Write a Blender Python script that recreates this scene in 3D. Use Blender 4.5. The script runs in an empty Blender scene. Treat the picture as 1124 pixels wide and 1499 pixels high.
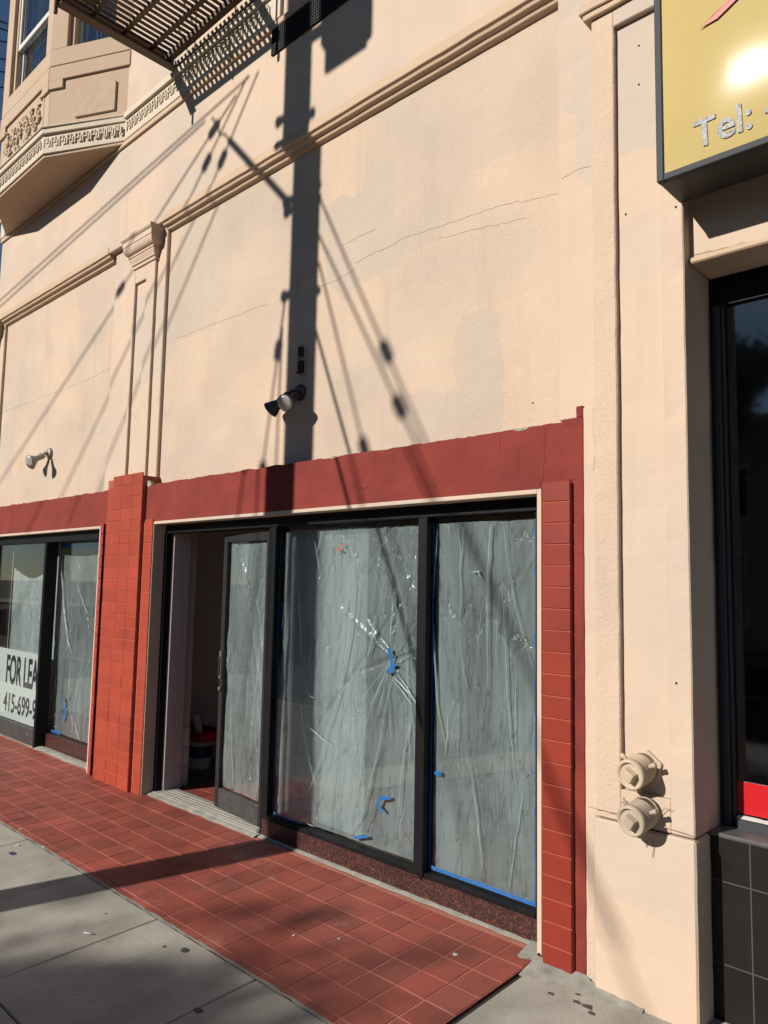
import bpy, bmesh, math, random
from mathutils import Vector, Matrix, noise as mnoise
R = math.radians
random.seed(7)
scn = bpy.context.scene
COL = scn.collection

# ------------------------------------------------------------------ camera
CAM = Vector((0.0, -3.05, 1.632))
YAW, PITCH, ROLL = R(-43.637), R(5.510), R(1.108)
fwd = Vector((math.sin(YAW)*math.cos(PITCH), math.cos(YAW)*math.cos(PITCH), math.sin(PITCH)))
rgt = Vector((math.cos(YAW), -math.sin(YAW), 0)); upv = rgt.cross(fwd)
r2 = math.cos(ROLL)*rgt + math.sin(ROLL)*upv; u2 = -math.sin(ROLL)*rgt + math.cos(ROLL)*upv
cd = bpy.data.cameras.new('camera'); cam = bpy.data.objects.new('camera', cd); COL.objects.link(cam)
cd.sensor_fit = 'HORIZONTAL'; cd.sensor_width = 36; cd.lens = 36*1104.5/1124
cd.clip_start = 0.05; cd.clip_end = 2000
cam.matrix_world = Matrix(((r2.x, u2.x, -fwd.x, CAM.x), (r2.y, u2.y, -fwd.y, CAM.y), (r2.z, u2.z, -fwd.z, CAM.z), (0, 0, 0, 1)))
scn.camera = cam

# ------------------------------------------------------------------ world, sun, exposure
AZ, EL = R(16.5), R(26.3)
SUNV = Vector((math.sin(AZ)*math.cos(EL), math.cos(AZ)*math.cos(EL), -math.sin(EL)))   # the way light travels
w = bpy.data.worlds.new('World'); scn.world = w; w.use_nodes = True
wn = w.node_tree.nodes; wl = w.node_tree.links
sky = wn.new('ShaderNodeTexSky'); sky.sky_type = 'NISHITA'; sky.sun_disc = False
sky.sun_elevation = EL; sky.sun_rotation = R(180) + AZ
sky.altitude = 1200; sky.air_density = 1.0; sky.dust_density = 0.1; sky.ozone_density = 3.0
bg = wn['Background']; bg.inputs['Strength'].default_value = 0.05
wl.new(sky.outputs[0], bg.inputs[0])
sd = bpy.data.lights.new('sun', 'SUN'); sd.energy = 5.0; sd.angle = R(0.53); sd.color = (1.0, 0.94, 0.85)
so = bpy.data.objects.new('sun', sd); COL.objects.link(so); so.location = (-10, -30, 25)
so.rotation_euler = SUNV.to_track_quat('-Z', 'Y').to_euler()
vs = scn.view_settings
scn.display_settings.display_device = 'sRGB'
vs.view_transform = 'Standard'; vs.look = 'None'; vs.exposure = 0.35; vs.gamma = 1.0; vs.use_curve_mapping = False
scn.cycles.transparent_max_bounces = 24
scn.cycles.max_bounces = 8

# ------------------------------------------------------------------ helpers
def k(y): return (3.05 + y)/3.05
def X(xa, y): return xa*k(y)                       # measured on the plane y = 0, moved to the plane y
def Z(za, y): return 1.632 + (za - 1.632)*k(y)
S_G = 0.035                                        # the pavement falls to the kerb
def gz(y): return S_G*y if y > -4.3 else S_G*-4.3

def wloc(o):
    v = Vector((0, 0, 0))
    while o is not None:
        v += o.location; o = o.parent
    return v

class MB:
    def __init__(s): s.v = []; s.f = []; s.sm = []
    def add(s, vs_, fs, smooth=False):
        n = len(s.v); s.v += [Vector(q) for q in vs_]
        s.f += [tuple(n+i for i in f) for f in fs]; s.sm += [smooth]*len(fs); return s
    def box(s, x0, x1, y0, y1, z0, z1):
        x0, x1 = min(x0, x1), max(x0, x1); y0, y1 = min(y0, y1), max(y0, y1); z0, z1 = min(z0, z1), max(z0, z1)
        return s.add([(x0,y0,z0),(x1,y0,z0),(x1,y1,z0),(x0,y1,z0),(x0,y0,z1),(x1,y0,z1),(x1,y1,z1),(x0,y1,z1)],
                     [(3,2,1,0),(4,5,6,7),(0,1,5,4),(1,2,6,5),(2,3,7,6),(3,0,4,7)])
    def prism(s, prof, a, b, axis='x'):
        """prof: ring of 2-D points; x: (y,z) swept a..b along x; y: (x,z) swept along y; z: (x,y)"""
        def p(q, t): return {'x': (t, q[0], q[1]), 'y': (q[0], t, q[1]), 'z': (q[0], q[1], t)}[axis]
        n = len(prof); vs_ = [p(q, a) for q in prof] + [p(q, b) for q in prof]
        fs = [(i, (i+1) % n, (i+1) % n+n, i+n) for i in range(n)] + [tuple(range(n-1, -1, -1)), tuple(range(n, 2*n))]
        return s.add(vs_, fs)
    def tube(s, pts, rad, n=8, smooth=True, cap=True):
        pts = [Vector(q) for q in pts]; m = len(pts)
        rad = rad if isinstance(rad, (list, tuple)) else [rad]*m
        base = len(s.v); vs_ = []; up = None
        for i, q in enumerate(pts):
            t = (pts[min(i+1, m-1)] - pts[max(i-1, 0)])
            if t.length < 1e-9: t = Vector((0, 0, 1))
            t.normalize()
            if up is None: up = Vector((0, 0, 1)) if abs(t.z) < .9 else Vector((1, 0, 0))
            a = t.cross(up)
            if a.length < 1e-6: a = t.cross(Vector((0, 1, 0)))
            a.normalize(); b = t.cross(a); up = -b if (-b).dot(up) > 0 else b
            for j in range(n):
                an = 2*math.pi*j/n; vs_.append(q + rad[i]*(math.cos(an)*a + math.sin(an)*b))
        fs = []
        for i in range(m-1):
            for j in range(n):
                fs.append((i*n+j, i*n+(j+1) % n, (i+1)*n+(j+1) % n, (i+1)*n+j))
        s.add(vs_, fs, smooth)
        if cap:
            s.f += [tuple(base+j for j in range(n-1, -1, -1)), tuple(base+(m-1)*n+j for j in range(n))]; s.sm += [False, False]
        return s
    def lathe(s, o, ax, prof, n=20):
        """prof: (distance along ax, radius)"""
        o = Vector(o); ax = Vector(ax).normalized()
        d = [o + ax*t for t, _ in prof]; base = len(s.v)
        up = Vector((0, 0, 1)) if abs(ax.z) < .9 else Vector((1, 0, 0)); a = ax.cross(up).normalized(); b = ax.cross(a)
        vs_ = []
        for (t, r_) in prof:
            for j in range(n):
                an = 2*math.pi*j/n; vs_.append(o + ax*t + r_*(math.cos(an)*a + math.sin(an)*b))
        fs = [(i*n+j, i*n+(j+1) % n, (i+1)*n+(j+1) % n, (i+1)*n+j) for i in range(len(prof)-1) for j in range(n)]
        s.add(vs_, fs, True); m = len(prof)
        s.f += [tuple(base+j for j in range(n-1, -1, -1)), tuple(base+(m-1)*n+j for j in range(n))]; s.sm += [False, False]
        return s
    def build(s, name, mat, parent=None, bevel=0.0, seg=1, origin=None, recalc=True):
        off = wloc(parent) if origin is None else Vector(origin)
        me = bpy.data.meshes.new(name); me.from_pydata([tuple(q - off) for q in s.v], [], s.f)
        for p, q in zip(me.polygons, s.sm): p.use_smooth = q
        if recalc or bevel:
            bm = bmesh.new(); bm.from_mesh(me)
            bmesh.ops.recalc_face_normals(bm, faces=bm.faces)
            if bevel:
                es = [e for e in bm.edges if len(e.link_faces) == 2 and e.calc_face_angle() > 0.6]
                bmesh.ops.bevel(bm, geom=es, offset=bevel, segments=seg, profile=0.5, affect='EDGES', clamp_overlap=True)
            bm.to_mesh(me); bm.free()
        me.materials.append(mat)
        o = bpy.data.objects.new(name, me); COL.objects.link(o)
        o.parent = parent
        o.location = (off - wloc(parent)) if parent is not None else (off if origin is not None else (0, 0, 0))
        return o

def place(me, name, loc, parent, mat=None):
    o = bpy.data.objects.new(name, me); COL.objects.link(o); o.parent = parent
    o.location = Vector(loc) - (wloc(parent) if parent else Vector((0, 0, 0))); return o
def tag(o, label=None, cat=None, group=None, kind=None):
    if label: o['label'] = label
    if cat: o['category'] = cat
    if group: o['group'] = group
    if kind: o['kind'] = kind
    return o
def empty(name, loc, label, cat, group=None):
    o = bpy.data.objects.new(name, None); COL.objects.link(o); o.location = loc; o.empty_display_size = .1
    return tag(o, label, cat, group)
def bevbox_mesh(name, sx, sy, sz, mat, bev=.003, seg=1, shear=0.0):
    m = MB().box(-sx/2, sx/2, -sy/2, sy/2, -sz/2, sz/2)
    me = bpy.data.meshes.new(name); me.from_pydata([tuple(q) for q in m.v], [], m.f)
    bm = bmesh.new(); bm.from_mesh(me)
    bmesh.ops.bevel(bm, geom=bm.edges[:], offset=bev, segments=seg, profile=.5, affect='EDGES')
    for v in bm.verts: v.co.z += shear*v.co.y
    bm.to_mesh(me); bm.free(); me.materials.append(mat); return me
def text_mesh(body, size, mat, thick=.001, sx=1.0, bold=0.0, name='lettering'):
    cu = bpy.data.curves.new(name, 'FONT'); cu.body = body; cu.size = size; cu.extrude = thick; cu.offset = bold
    ob = bpy.data.objects.new('t', cu); COL.objects.link(ob)
    dg = bpy.context.evaluated_depsgraph_get(); me = bpy.data.meshes.new_from_object(ob.evaluated_get(dg))
    bpy.data.objects.remove(ob); bpy.data.curves.remove(cu)
    for v in me.vertices:       # stand it up in the wall plane, facing -y
        x, y, z = v.co; v.co = (x*sx, -z, y)
    me.materials.clear(); me.materials.append(mat); me.name = name
    return me

# ------------------------------------------------------------------ materials
ALB = .68        # all the paints below were matched by eye; this brings them to real reflectances
def material(name, col, rough=.7, spec=.35, metal=0.0, var=0.0, vscale=2.0, col2=None, mix_scale=1.5, mix_lo=.45, mix_hi=.65,
             bump=0.0, bscale=60.0, bump2=0.0, bscale2=8.0, rnd=0.0, stretch=(1, 1, 1), pit=0.0, coat=0.0, dirt=None, dscale=3.0, dlo=.55, dhi=.75,
             speck=None, spscale=120.0, spthr=.62, dust=None, dustscale=2.3, streak=None, patch=None):
    m = bpy.data.materials.new(name); m.use_nodes = True
    nt = m.node_tree; N = nt.nodes; L = nt.links; b = N['Principled BSDF']
    b.inputs['Roughness'].default_value = rough; b.inputs['Specular IOR Level'].default_value = spec; b.inputs['Metallic'].default_value = metal
    if coat: b.inputs['Coat Weight'].default_value = coat; b.inputs['Coat Roughness'].default_value = .08
    geo = N.new('ShaderNodeNewGeometry'); mp = N.new('ShaderNodeMapping'); mp.inputs['Scale'].default_value = stretch
    L.new(geo.outputs['Position'], mp.inputs['Vector']); P = mp.outputs['Vector']
    def nz(scale, detail=4.0, ro=.55):
        t = N.new('ShaderNodeTexNoise'); t.inputs['Scale'].default_value = scale; t.inputs['Detail'].default_value = detail; t.inputs['Roughness'].default_value = ro
        L.new(P, t.inputs['Vector']); return t.outputs['Fac']
    def rampf(src, lo, hi):
        r_ = N.new('ShaderNodeMapRange'); r_.inputs['From Min'].default_value = lo; r_.inputs['From Max'].default_value = hi; L.new(src, r_.inputs['Value']); return r_.outputs['Result']
    def mixc(fac, a, c):
        x = N.new('ShaderNodeMix'); x.data_type = 'RGBA'
        L.new(fac, x.inputs['Factor'])
        for sck, val in ((x.inputs['A'], a), (x.inputs['B'], c)):
            if isinstance(val, tuple): sck.default_value = (*val, 1)
            else: L.new(val, sck)
        return x.outputs['Result']
    al = lambda q: tuple(ALB*v for v in q) if q else None
    c = al(col); col2 = al(col2); dirt = al(dirt); speck = al(speck)
    if col2: c = mixc(rampf(nz(mix_scale, 5), mix_lo, mix_hi), c, tuple(col2))
    if dirt: c = mixc(rampf(nz(dscale, 8, .65), dlo, dhi), c, tuple(dirt))
    if dust: c = mixc(rampf(nz(dustscale, 9, .72), .60, .98), c, al(dust))
    if streak:
        ms = N.new('ShaderNodeMapping'); ms.inputs['Scale'].default_value = (5, 5, .35); L.new(geo.outputs['Position'], ms.inputs['Vector'])
        ts = N.new('ShaderNodeTexNoise'); ts.inputs['Scale'].default_value = 2.2; ts.inputs['Detail'].default_value = 7; ts.inputs['Roughness'].default_value = .62; L.new(ms.outputs[0], ts.inputs['Vector'])
        c = mixc(rampf(ts.outputs['Fac'], .56, 1.15), c, al(streak))
    if patch:                                        # squarish repaints of a slightly different batch
        vp = N.new('ShaderNodeTexVoronoi'); vp.distance = 'CHEBYCHEV'; vp.inputs['Scale'].default_value = 1.3; vp.inputs['Randomness'].default_value = .85
        wv = N.new('ShaderNodeTexNoise'); wv.inputs['Scale'].default_value = 6; wv.inputs['Detail'].default_value = 4; L.new(P, wv.inputs['Vector'])
        wa = N.new('ShaderNodeVectorMath'); wa.operation = 'MULTIPLY_ADD'; wa.inputs[1].default_value = (.12, .12, .12); L.new(wv.outputs['Color'], wa.inputs[0]); L.new(P, wa.inputs[2]); L.new(wa.outputs[0], vp.inputs['Vector'])
        sq = N.new('ShaderNodeSeparateColor'); L.new(vp.outputs['Color'], sq.inputs[0]); c = mixc(rampf(sq.outputs[1], .55, 1.1), c, al(patch))
    if speck:
        v = N.new('ShaderNodeTexVoronoi'); v.inputs['Scale'].default_value = spscale; L.new(P, v.inputs['Vector'])
        sp = N.new('ShaderNodeSeparateColor'); L.new(v.outputs['Color'], sp.inputs[0])
        c = mixc(rampf(sp.outputs[0], spthr, spthr+.03), c, tuple(speck))
    if var or rnd:
        hs = N.new('ShaderNodeHueSaturation')
        if isinstance(c, tuple): hs.inputs['Color'].default_value = (*c, 1)
        else: L.new(c, hs.inputs['Color'])
        val = None
        if var:
            r_ = N.new('ShaderNodeMapRange'); r_.inputs['From Min'].default_value = .3; r_.inputs['From Max'].default_value = .7
            r_.inputs['To Min'].default_value = 1-var; r_.inputs['To Max'].default_value = 1+var; L.new(nz(vscale, 6, .6), r_.inputs['Value']); val = r_.outputs['Result']
        if rnd:
            oi = N.new('ShaderNodeObjectInfo'); r_ = N.new('ShaderNodeMapRange'); r_.inputs['To Min'].default_value = 1-rnd; r_.inputs['To Max'].default_value = 1+rnd
            L.new(oi.outputs['Random'], r_.inputs['Value'])
            if val is None: val = r_.outputs['Result']
            else:
                mm = N.new('ShaderNodeMath'); mm.operation = 'MULTIPLY'; L.new(val, mm.inputs[0]); L.new(r_.outputs['Result'], mm.inputs[1]); val = mm.outputs[0]
        L.new(val, hs.inputs['Value']); c = hs.outputs['Color']
    if isinstance(c, tuple): b.inputs['Base Color'].default_value = (*c, 1)
    else: L.new(c, b.inputs['Base Color'])
    nrm = None
    for amt, sc, dist in ((bump2, bscale2, .02), (bump, bscale, .004)):
        if amt:
            bp = N.new('ShaderNodeBump'); bp.inputs['Strength'].default_value = amt; bp.inputs['Distance'].default_value = dist
            L.new(nz(sc, 5, .6), bp.inputs['Height'])
            if nrm: L.new(nrm, bp.inputs['Normal'])
            nrm = bp.outputs['Normal']
    if pit:
        v = N.new('ShaderNodeTexNoise'); v.inputs['Scale'].default_value = 75; v.inputs['Detail'].default_value = 3; L.new(P, v.inputs['Vector'])
        bp = N.new('ShaderNodeBump'); bp.inputs['Strength'].default_value = pit; bp.inputs['Distance'].default_value = .006
        L.new(rampf(v.outputs['Fac'], .25, .45), bp.inputs['Height'])
        if nrm: L.new(nrm, bp.inputs['Normal'])
        nrm = bp.outputs['Normal']
    if nrm: L.new(nrm, b.inputs['Normal'])
    return m

PEACH = (.715, .545, .408); PEACH2 = (.64, .51, .405); PEACH3 = (.72, .545, .41)
M = {}
M['stucco'] = material('rough stucco paint', PEACH, .85, .2, col2=(.61, .495, .40), mix_scale=1.1, mix_lo=.42, mix_hi=.68, var=.06, vscale=1.6, bump=.8, bscale=85, bump2=.3, bscale2=5, pit=.30, streak=(.50, .40, .31), patch=(.60, .50, .41), dirt=(.50, .40, .30), dscale=2.2, dlo=.60, dhi=.9)
M['smooth'] = material('smooth plaster paint', PEACH3, .75, .25, col2=PEACH2, mix_scale=.8, mix_lo=.5, mix_hi=.62, var=.04, vscale=1.5, bump=.3, bscale=45, bump2=.30, bscale2=4, streak=(.54, .43, .33), patch=(.62, .52, .43))
M['grainy'] = material('grainy plaster paint', PEACH3, .8, .2, col2=PEACH2, mix_scale=1.4, mix_lo=.5, mix_hi=.66, var=.05, vscale=2, bump=.9, bscale=80, bump2=.4, bscale2=7, pit=.25, streak=(.54, .43, .33))
M['shopfloor'] = material('dark shop floor', (.20, .165, .14), .7, .25, var=.15, vscale=3)
M['trim'] = material('trim paint', (.66, .48, .33), .7, .25, var=.05, vscale=3, bump=.2, bscale=50, bump2=.15, bscale2=9)
M['bay'] = material('bay paint', (.60, .43, .30), .75, .25, col2=(.58, .44, .32), var=.05, vscale=1.5, bump=.15, bscale=40)
M['cream'] = material('cream band paint', (.73, .62, .49), .75, .25, var=.07, vscale=8, bump=.25, bscale=50, dirt=(.5, .42, .3), dscale=9, dlo=.58, dhi=.8)
M['ornament'] = material('ornament paint', (.60, .46, .33), .8, .2, var=.1, vscale=14, bump=.4, bscale=40)
M['crack'] = material('crack', (.52, .39, .29), .95, .1, var=.2, vscale=30)
M['redband'] = material('red stucco paint', (.275, .047, .035), .85, .2, col2=(.225, .040, .032), mix_scale=2.2, var=.12, vscale=5, bump=.5, bscale=80, bump2=.45, bscale2=7, pit=.25)
M['redtile'] = material('pier tile glaze', (.42, .064, .032), .48, .3, var=.10, vscale=4, rnd=.07, bump=.12, bscale=30, dirt=(.30, .048, .028), dscale=3.0, dlo=.52, dhi=.8)
M['redtile2'] = material('column tile glaze', (.29, .037, .022), .5, .22, var=.10, vscale=4, rnd=.06, bump=.12, bscale=30, dirt=(.25, .035, .025), dscale=2.5, dlo=.52, dhi=.8)
M['mortar'] = material('red painted mortar', (.46, .115, .075), .9, .2, var=.15, vscale=20)
M['mortardark'] = material('dark red joint and groove shade', (.14, .025, .02), .9, .2, var=.2, vscale=20)  # also backs the pier groove, whose shade is put into this colour
M['pave'] = material('quarry tile', (.37, .088, .060), .6, .3, var=.2, vscale=2.6, rnd=.15, bump=.25, bscale=60, col2=(.30, .080, .058), mix_scale=5, dirt=(.24, .08, .065), dscale=2.4, dlo=.52, dhi=.78, dust=(.62, .42, .36), dustscale=3.1)
M['grout'] = material('paving grout', (.50, .20, .145), .9, .2, var=.22, vscale=4, bump=.5, bscale=90)
M['concrete'] = material('sidewalk concrete', (.47, .44, .38), .9, .25, var=.22, vscale=2.2, rnd=.06, bump=.55, bscale=110, bump2=.12, bscale2=8, dirt=(.28, .26, .22), dscale=2.6, dlo=.50, dhi=.85)
M['joint'] = material('dirty joint', (.05, .045, .04), .95, .1)
M['cement'] = material('cement fillet', (.36, .345, .30), .95, .2, var=.25, vscale=12, bump=.9, bscale=40)
M['granite'] = material('speckled granite', (.045, .024, .022), .30, .4, speck=(.17, .055, .045), spscale=170, spthr=.74, var=.2, vscale=40)
M['black'] = material('black frame paint', (.010, .010, .011), .5, .15, var=.25, vscale=9, bump=.06, bscale=30)
M['blackworn'] = material('worn black kick plate', (.055, .052, .050), .5, .45, var=.35, vscale=10, dirt=(.22, .21, .2), dscale=14, dlo=.60, dhi=.78, bump=.1)
M['alu'] = material('anodised aluminium', (.036, .033, .032), .45, .35, metal=.3, var=.15, vscale=8)
M['threshold'] = material('worn threshold', (.40, .38, .34), .6, .4, var=.25, vscale=12, bump=.5, bscale=30, dirt=(.2, .19, .17), dscale=12)
M['white'] = material('white paint', (.72, .72, .70), .55, .35, var=.04, vscale=4)
M['whitewood'] = material('white sash paint', (.78, .77, .73), .5, .35, var=.05, vscale=5)
M['interior'] = material('interior wall', (.62, .47, .32), .85, .2, var=.06, vscale=1)
M['pinkwall'] = material('pinkish interior wall', (.62, .53, .51), .85, .2, var=.05, vscale=1)
M['ceilpaint'] = material('interior ceiling', (.55, .5, .44), .9, .2)
M['wood'] = material('lumber', (.42, .29, .17), .8, .2, var=.15, vscale=6, stretch=(1, 6, 6))
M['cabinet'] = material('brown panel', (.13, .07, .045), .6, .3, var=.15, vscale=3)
M['bluetape'] = material('blue masking tape', (.03, .20, .62), .7, .25, var=.15, vscale=12, bump=.25, bscale=60)
M['iron'] = material('painted iron', (.145, .095, .065), .6, .35, var=.15, vscale=6, bump=.2, bscale=40)
M['mesh'] = material('black grille', (.012, .011, .011), .6, .3)
M['grey'] = material('grey metal', (.16, .16, .16), .45, .5, metal=.3, var=.15, vscale=8)
M['darklamp'] = material('dark lamp metal', (.05, .05, .055), .4, .5, metal=.3, var=.2, vscale=20)
M['lampgrey'] = material('weathered lamp metal', (.36, .33, .29), .5, .5, metal=.25, var=.2, vscale=25)
M['lens'] = material('lamp lens', (.55, .52, .45), .25, .6, coat=.3)
M['fdc'] = material('painted cap', (.62, .49, .36), .7, .3, var=.1, vscale=14, bump=.35, bscale=45)
M['fdc2'] = material('weathered cap', (.52, .43, .33), .75, .3, var=.14, vscale=14, bump=.35, bscale=45)
M['signframe'] = material('sign cabinet metal', (.060, .066, .076), .6, .15, metal=.0, var=.06, vscale=6)
M['signunder'] = material('sign cabinet underside', (.035, .032, .03), .5, .4)
M['gold'] = material('gold sign face', (.62, .48, .20), .15, .03, var=.04, vscale=3, bump=.012, bscale=60)
M['silver'] = material('silver letters', (.52, .52, .52), .6, .3, var=.35, vscale=90, speck=(.30, .32, .38), spscale=220, spthr=.6)
M['pinkbrush'] = material('pink brush stroke', (.72, .24, .22), .5, .4, var=.2, vscale=60)
M['blacktile'] = material('black bulkhead tile', (.016, .014, .013), .35, .25, var=.25, vscale=6, rnd=.1)
M['blackgrout'] = material('grey grout', (.09, .087, .083), .9, .2)
M['redvinyl'] = material('red vinyl strip', (.62, .008, .012), .35, .45)
M['paper'] = material('white poster', (.70, .72, .72), .6, .3)
M['ink'] = material('black ink', (.012, .012, .013), .6, .3)
M['redplastic'] = material('red plastic', (.45, .012, .018), .4, .45)
M['navy'] = material('navy label', (.02, .03, .12), .5, .4)
M['nap'] = material('roller nap', (.85, .82, .72), .95, .1, bump=.6, bscale=120)
M['orange'] = material('orange dots', (.85, .16, .06), .6, .3)
M['polewood'] = material('pole timber', (.16, .11, .075), .9, .2, var=.25, vscale=4, stretch=(8, 8, .6), bump=.6, bscale=20)
M['wire'] = material('cable', (.02, .02, .02), .6, .3)
M['rust'] = material('rusty iron', (.045, .025, .018), .85, .25, var=.35, vscale=25, bump=.5, bscale=50)
M['asphalt'] = material('asphalt', (.055, .054, .052), .9, .25, var=.2, vscale=2, bump=.6, bscale=80)
M['kerb'] = material('kerb concrete', (.34, .32, .28), .9, .25, var=.15, vscale=4, bump=.4, bscale=60)
M['paintline'] = material('road paint', (.72, .71, .66), .7, .3, var=.15, vscale=9)
M['earth'] = material('ground', (.12, .11, .09), .95, .1, var=.2, vscale=.5)
M['bark'] = material('bark', (.10, .075, .055), .95, .1, var=.3, vscale=8, bump=.8, bscale=18)
M['leaf'] = material('leaf', (.055, .085, .028), .6, .3, var=.3, vscale=3, rnd=.1)
M['litter'] = material('litter paper', (.75, .73, .68), .8, .2)
M['stain'] = material('dark gum spot', (.10, .09, .08), .8, .2)
M['spray'] = material('purple paint spot', (.08, .07, .22), .8, .2)
M['dryvine'] = material('dry vine stem', (.22, .14, .08), .9, .1)
M['chip'] = material('exposed plaster', (.42, .37, .31), .95, .1, var=.3, vscale=30, bump=.8, bscale=60)
for nm, c in (('f0', (.42, .38, .32)), ('f1', (.30, .17, .12)), ('f2', (.50, .47, .42)), ('f3', (.25, .28, .28)), ('f4', (.46, .36, .22))):
    M[nm] = material('far facade '+nm, c, .85, .2, var=.06, vscale=.6, bump=.2, bscale=20)

def glass_mat(name, tint, extra=0.0, rough=0.0):
    m = bpy.data.materials.new(name); m.use_nodes = True; nt = m.node_tree; N = nt.nodes; L = nt.links
    N.remove(N['Principled BSDF']); out = N['Material Output']
    tr = N.new('ShaderNodeBsdfTransparent'); tr.inputs[0].default_value = (*tint, 1)
    gl = N.new('ShaderNodeBsdfGlossy'); gl.inputs['Roughness'].default_value = rough; gl.inputs['Color'].default_value = (.95, .97, .97, 1)
    ge = N.new('ShaderNodeNewGeometry'); dp = N.new('ShaderNodeVectorMath'); dp.operation = 'DOT_PRODUCT'
    L.new(ge.outputs['Normal'], dp.inputs[0]); L.new(ge.outputs['Incoming'], dp.inputs[1])
    def mth(op, a_, b_=None):
        q = N.new('ShaderNodeMath'); q.operation = op
        for sck, v in zip(q.inputs, (a_, b_)):
            if v is None: continue
            if isinstance(v, (int, float)): sck.default_value = v
            else: L.new(v, sck)
        return q.outputs[0]
    ca = mth('ABSOLUTE', dp.outputs['Value']); om = mth('POWER', mth('SUBTRACT', 1.0, ca), 5.0)     # Schlick
    class ad: outputs = [mth('ADD', mth('MULTIPLY', om, .96), .04+extra)]
    mx = N.new('ShaderNodeMixShader'); L.new(ad.outputs[0], mx.inputs[0]); L.new(tr.outputs[0], mx.inputs[1]); L.new(gl.outputs[0], mx.inputs[2])
    L.new(mx.outputs[0], out.inputs[0]); return m
M['glass'] = glass_mat('clear glass', (.93, .96, .95))
M['darkglass'] = glass_mat('dark tinted glass', (.30, .34, .36), .07, .04)
M['upglass'] = glass_mat('upstairs glass', (.5, .55, .6), .12)

def film_mat(name, dens, tint):
    m = bpy.data.materials.new(name); m.use_nodes = True; nt = m.node_tree; N = nt.nodes; L = nt.links
    b = N['Principled BSDF']; out = N['Material Output']
    b.inputs['Base Color'].default_value = (*tint, 1); b.inputs['Roughness'].default_value = .13; b.inputs['Specular IOR Level'].default_value = .9
    geo = N.new('ShaderNodeNewGeometry'); t = N.new('ShaderNodeTexNoise'); t.inputs['Scale'].default_value = 1.7; t.inputs['Detail'].default_value = 6
    mp = N.new('ShaderNodeMapping'); mp.inputs['Scale'].default_value = (3.2, 1, .55); L.new(geo.outputs['Position'], mp.inputs[0]); L.new(mp.outputs[0], t.inputs['Vector'])
    r_ = N.new('ShaderNodeMapRange'); r_.inputs['From Min'].default_value = .3; r_.inputs['From Max'].default_value = .7; r_.inputs['To Min'].default_value = dens-.13; r_.inputs['To Max'].default_value = dens+.13
    L.new(t.outputs['Fac'], r_.inputs['Value'])
    t2 = N.new('ShaderNodeTexNoise'); t2.inputs['Scale'].default_value = 6; t2.inputs['Detail'].default_value = 5; t2.inputs['Roughness'].default_value = .7
    mq = N.new('ShaderNodeMapping'); mq.inputs['Scale'].default_value = (2.0, 1, .40); mq.inputs['Rotation'].default_value = (0, .12, 0); L.new(geo.outputs['Position'], mq.inputs[0]); L.new(mq.outputs[0], t2.inputs['Vector'])
    r3 = N.new('ShaderNodeMapRange'); r3.inputs['From Min'].default_value = .45; r3.inputs['From Max'].default_value = .75; r3.inputs['To Min'].default_value = 0; r3.inputs['To Max'].default_value = .13
    L.new(t2.outputs['Fac'], r3.inputs['Value']); ads = N.new('ShaderNodeMath'); ads.operation = 'ADD'; L.new(r_.outputs[0], ads.inputs[0]); L.new(r3.outputs[0], ads.inputs[1])
    class r_: outputs = [ads.outputs[0]]
    bn = N.new('ShaderNodeTexNoise'); bn.inputs['Scale'].default_value = 7; bn.inputs['Detail'].default_value = 5; L.new(mp.outputs[0], bn.inputs['Vector'])
    bp = N.new('ShaderNodeBump'); bp.inputs['Strength'].default_value = .6; bp.inputs['Distance'].default_value = .03; L.new(bn.outputs['Fac'], bp.inputs['Height'])
    vo = N.new('ShaderNodeTexVoronoi'); vo.feature = 'DISTANCE_TO_EDGE'; vo.inputs['Scale'].default_value = 2.2
    mv = N.new('ShaderNodeMapping'); mv.inputs['Scale'].default_value = (2.4, 1, .7); mv.inputs['Rotation'].default_value = (0, .3, 0)
    wob = N.new('ShaderNodeVectorMath'); wob.operation = 'MULTIPLY_ADD'; wob.inputs[1].default_value = (.35, .35, .35); L.new(bn.outputs['Color'], wob.inputs[0]); L.new(geo.outputs['Position'], wob.inputs[2])
    L.new(wob.outputs[0], mv.inputs[0]); L.new(mv.outputs[0], vo.inputs['Vector'])
    rv = N.new('ShaderNodeMapRange'); rv.inputs['From Max'].default_value = .05; L.new(vo.outputs['Distance'], rv.inputs['Value'])
    bp2 = N.new('ShaderNodeBump'); bp2.inputs['Strength'].default_value = .55; bp2.inputs['Distance'].default_value = .012; L.new(rv.outputs[0], bp2.inputs['Height']); L.new(bp.outputs[0], bp2.inputs['Normal']); L.new(bp2.outputs[0], b.inputs['Normal'])
    tl = N.new('ShaderNodeBsdfTranslucent'); tl.inputs[0].default_value = (*tint, 1)
    m1 = N.new('ShaderNodeMixShader'); m1.inputs[0].default_value = .35; L.new(b.outputs[0], m1.inputs[1]); L.new(tl.outputs[0], m1.inputs[2])
    tr = N.new('ShaderNodeBsdfTransparent'); tr.inputs[0].default_value = (.95, .98, .97, 1)
    m2 = N.new('ShaderNodeMixShader'); L.new(r_.outputs[0], m2.inputs[0]); L.new(tr.outputs[0], m2.inputs[1]); L.new(m1.outputs[0], m2.inputs[2])
    L.new(m2.outputs[0], out.inputs[0]); return m
M['film'] = film_mat('polythene film', .52, (.47, .51, .54))
M['film2'] = film_mat('thick polythene film', .60, (.80, .86, .89))
M['fold'] = film_mat('gathered polythene fold', .72, (.80, .86, .87))  # paler than the film: crease glints are put into the colour
M['foldsoft'] = film_mat('soft polythene fold', .34, (.70, .77, .78))  # thinner pale folds, with their glints also put into the colour

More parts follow.
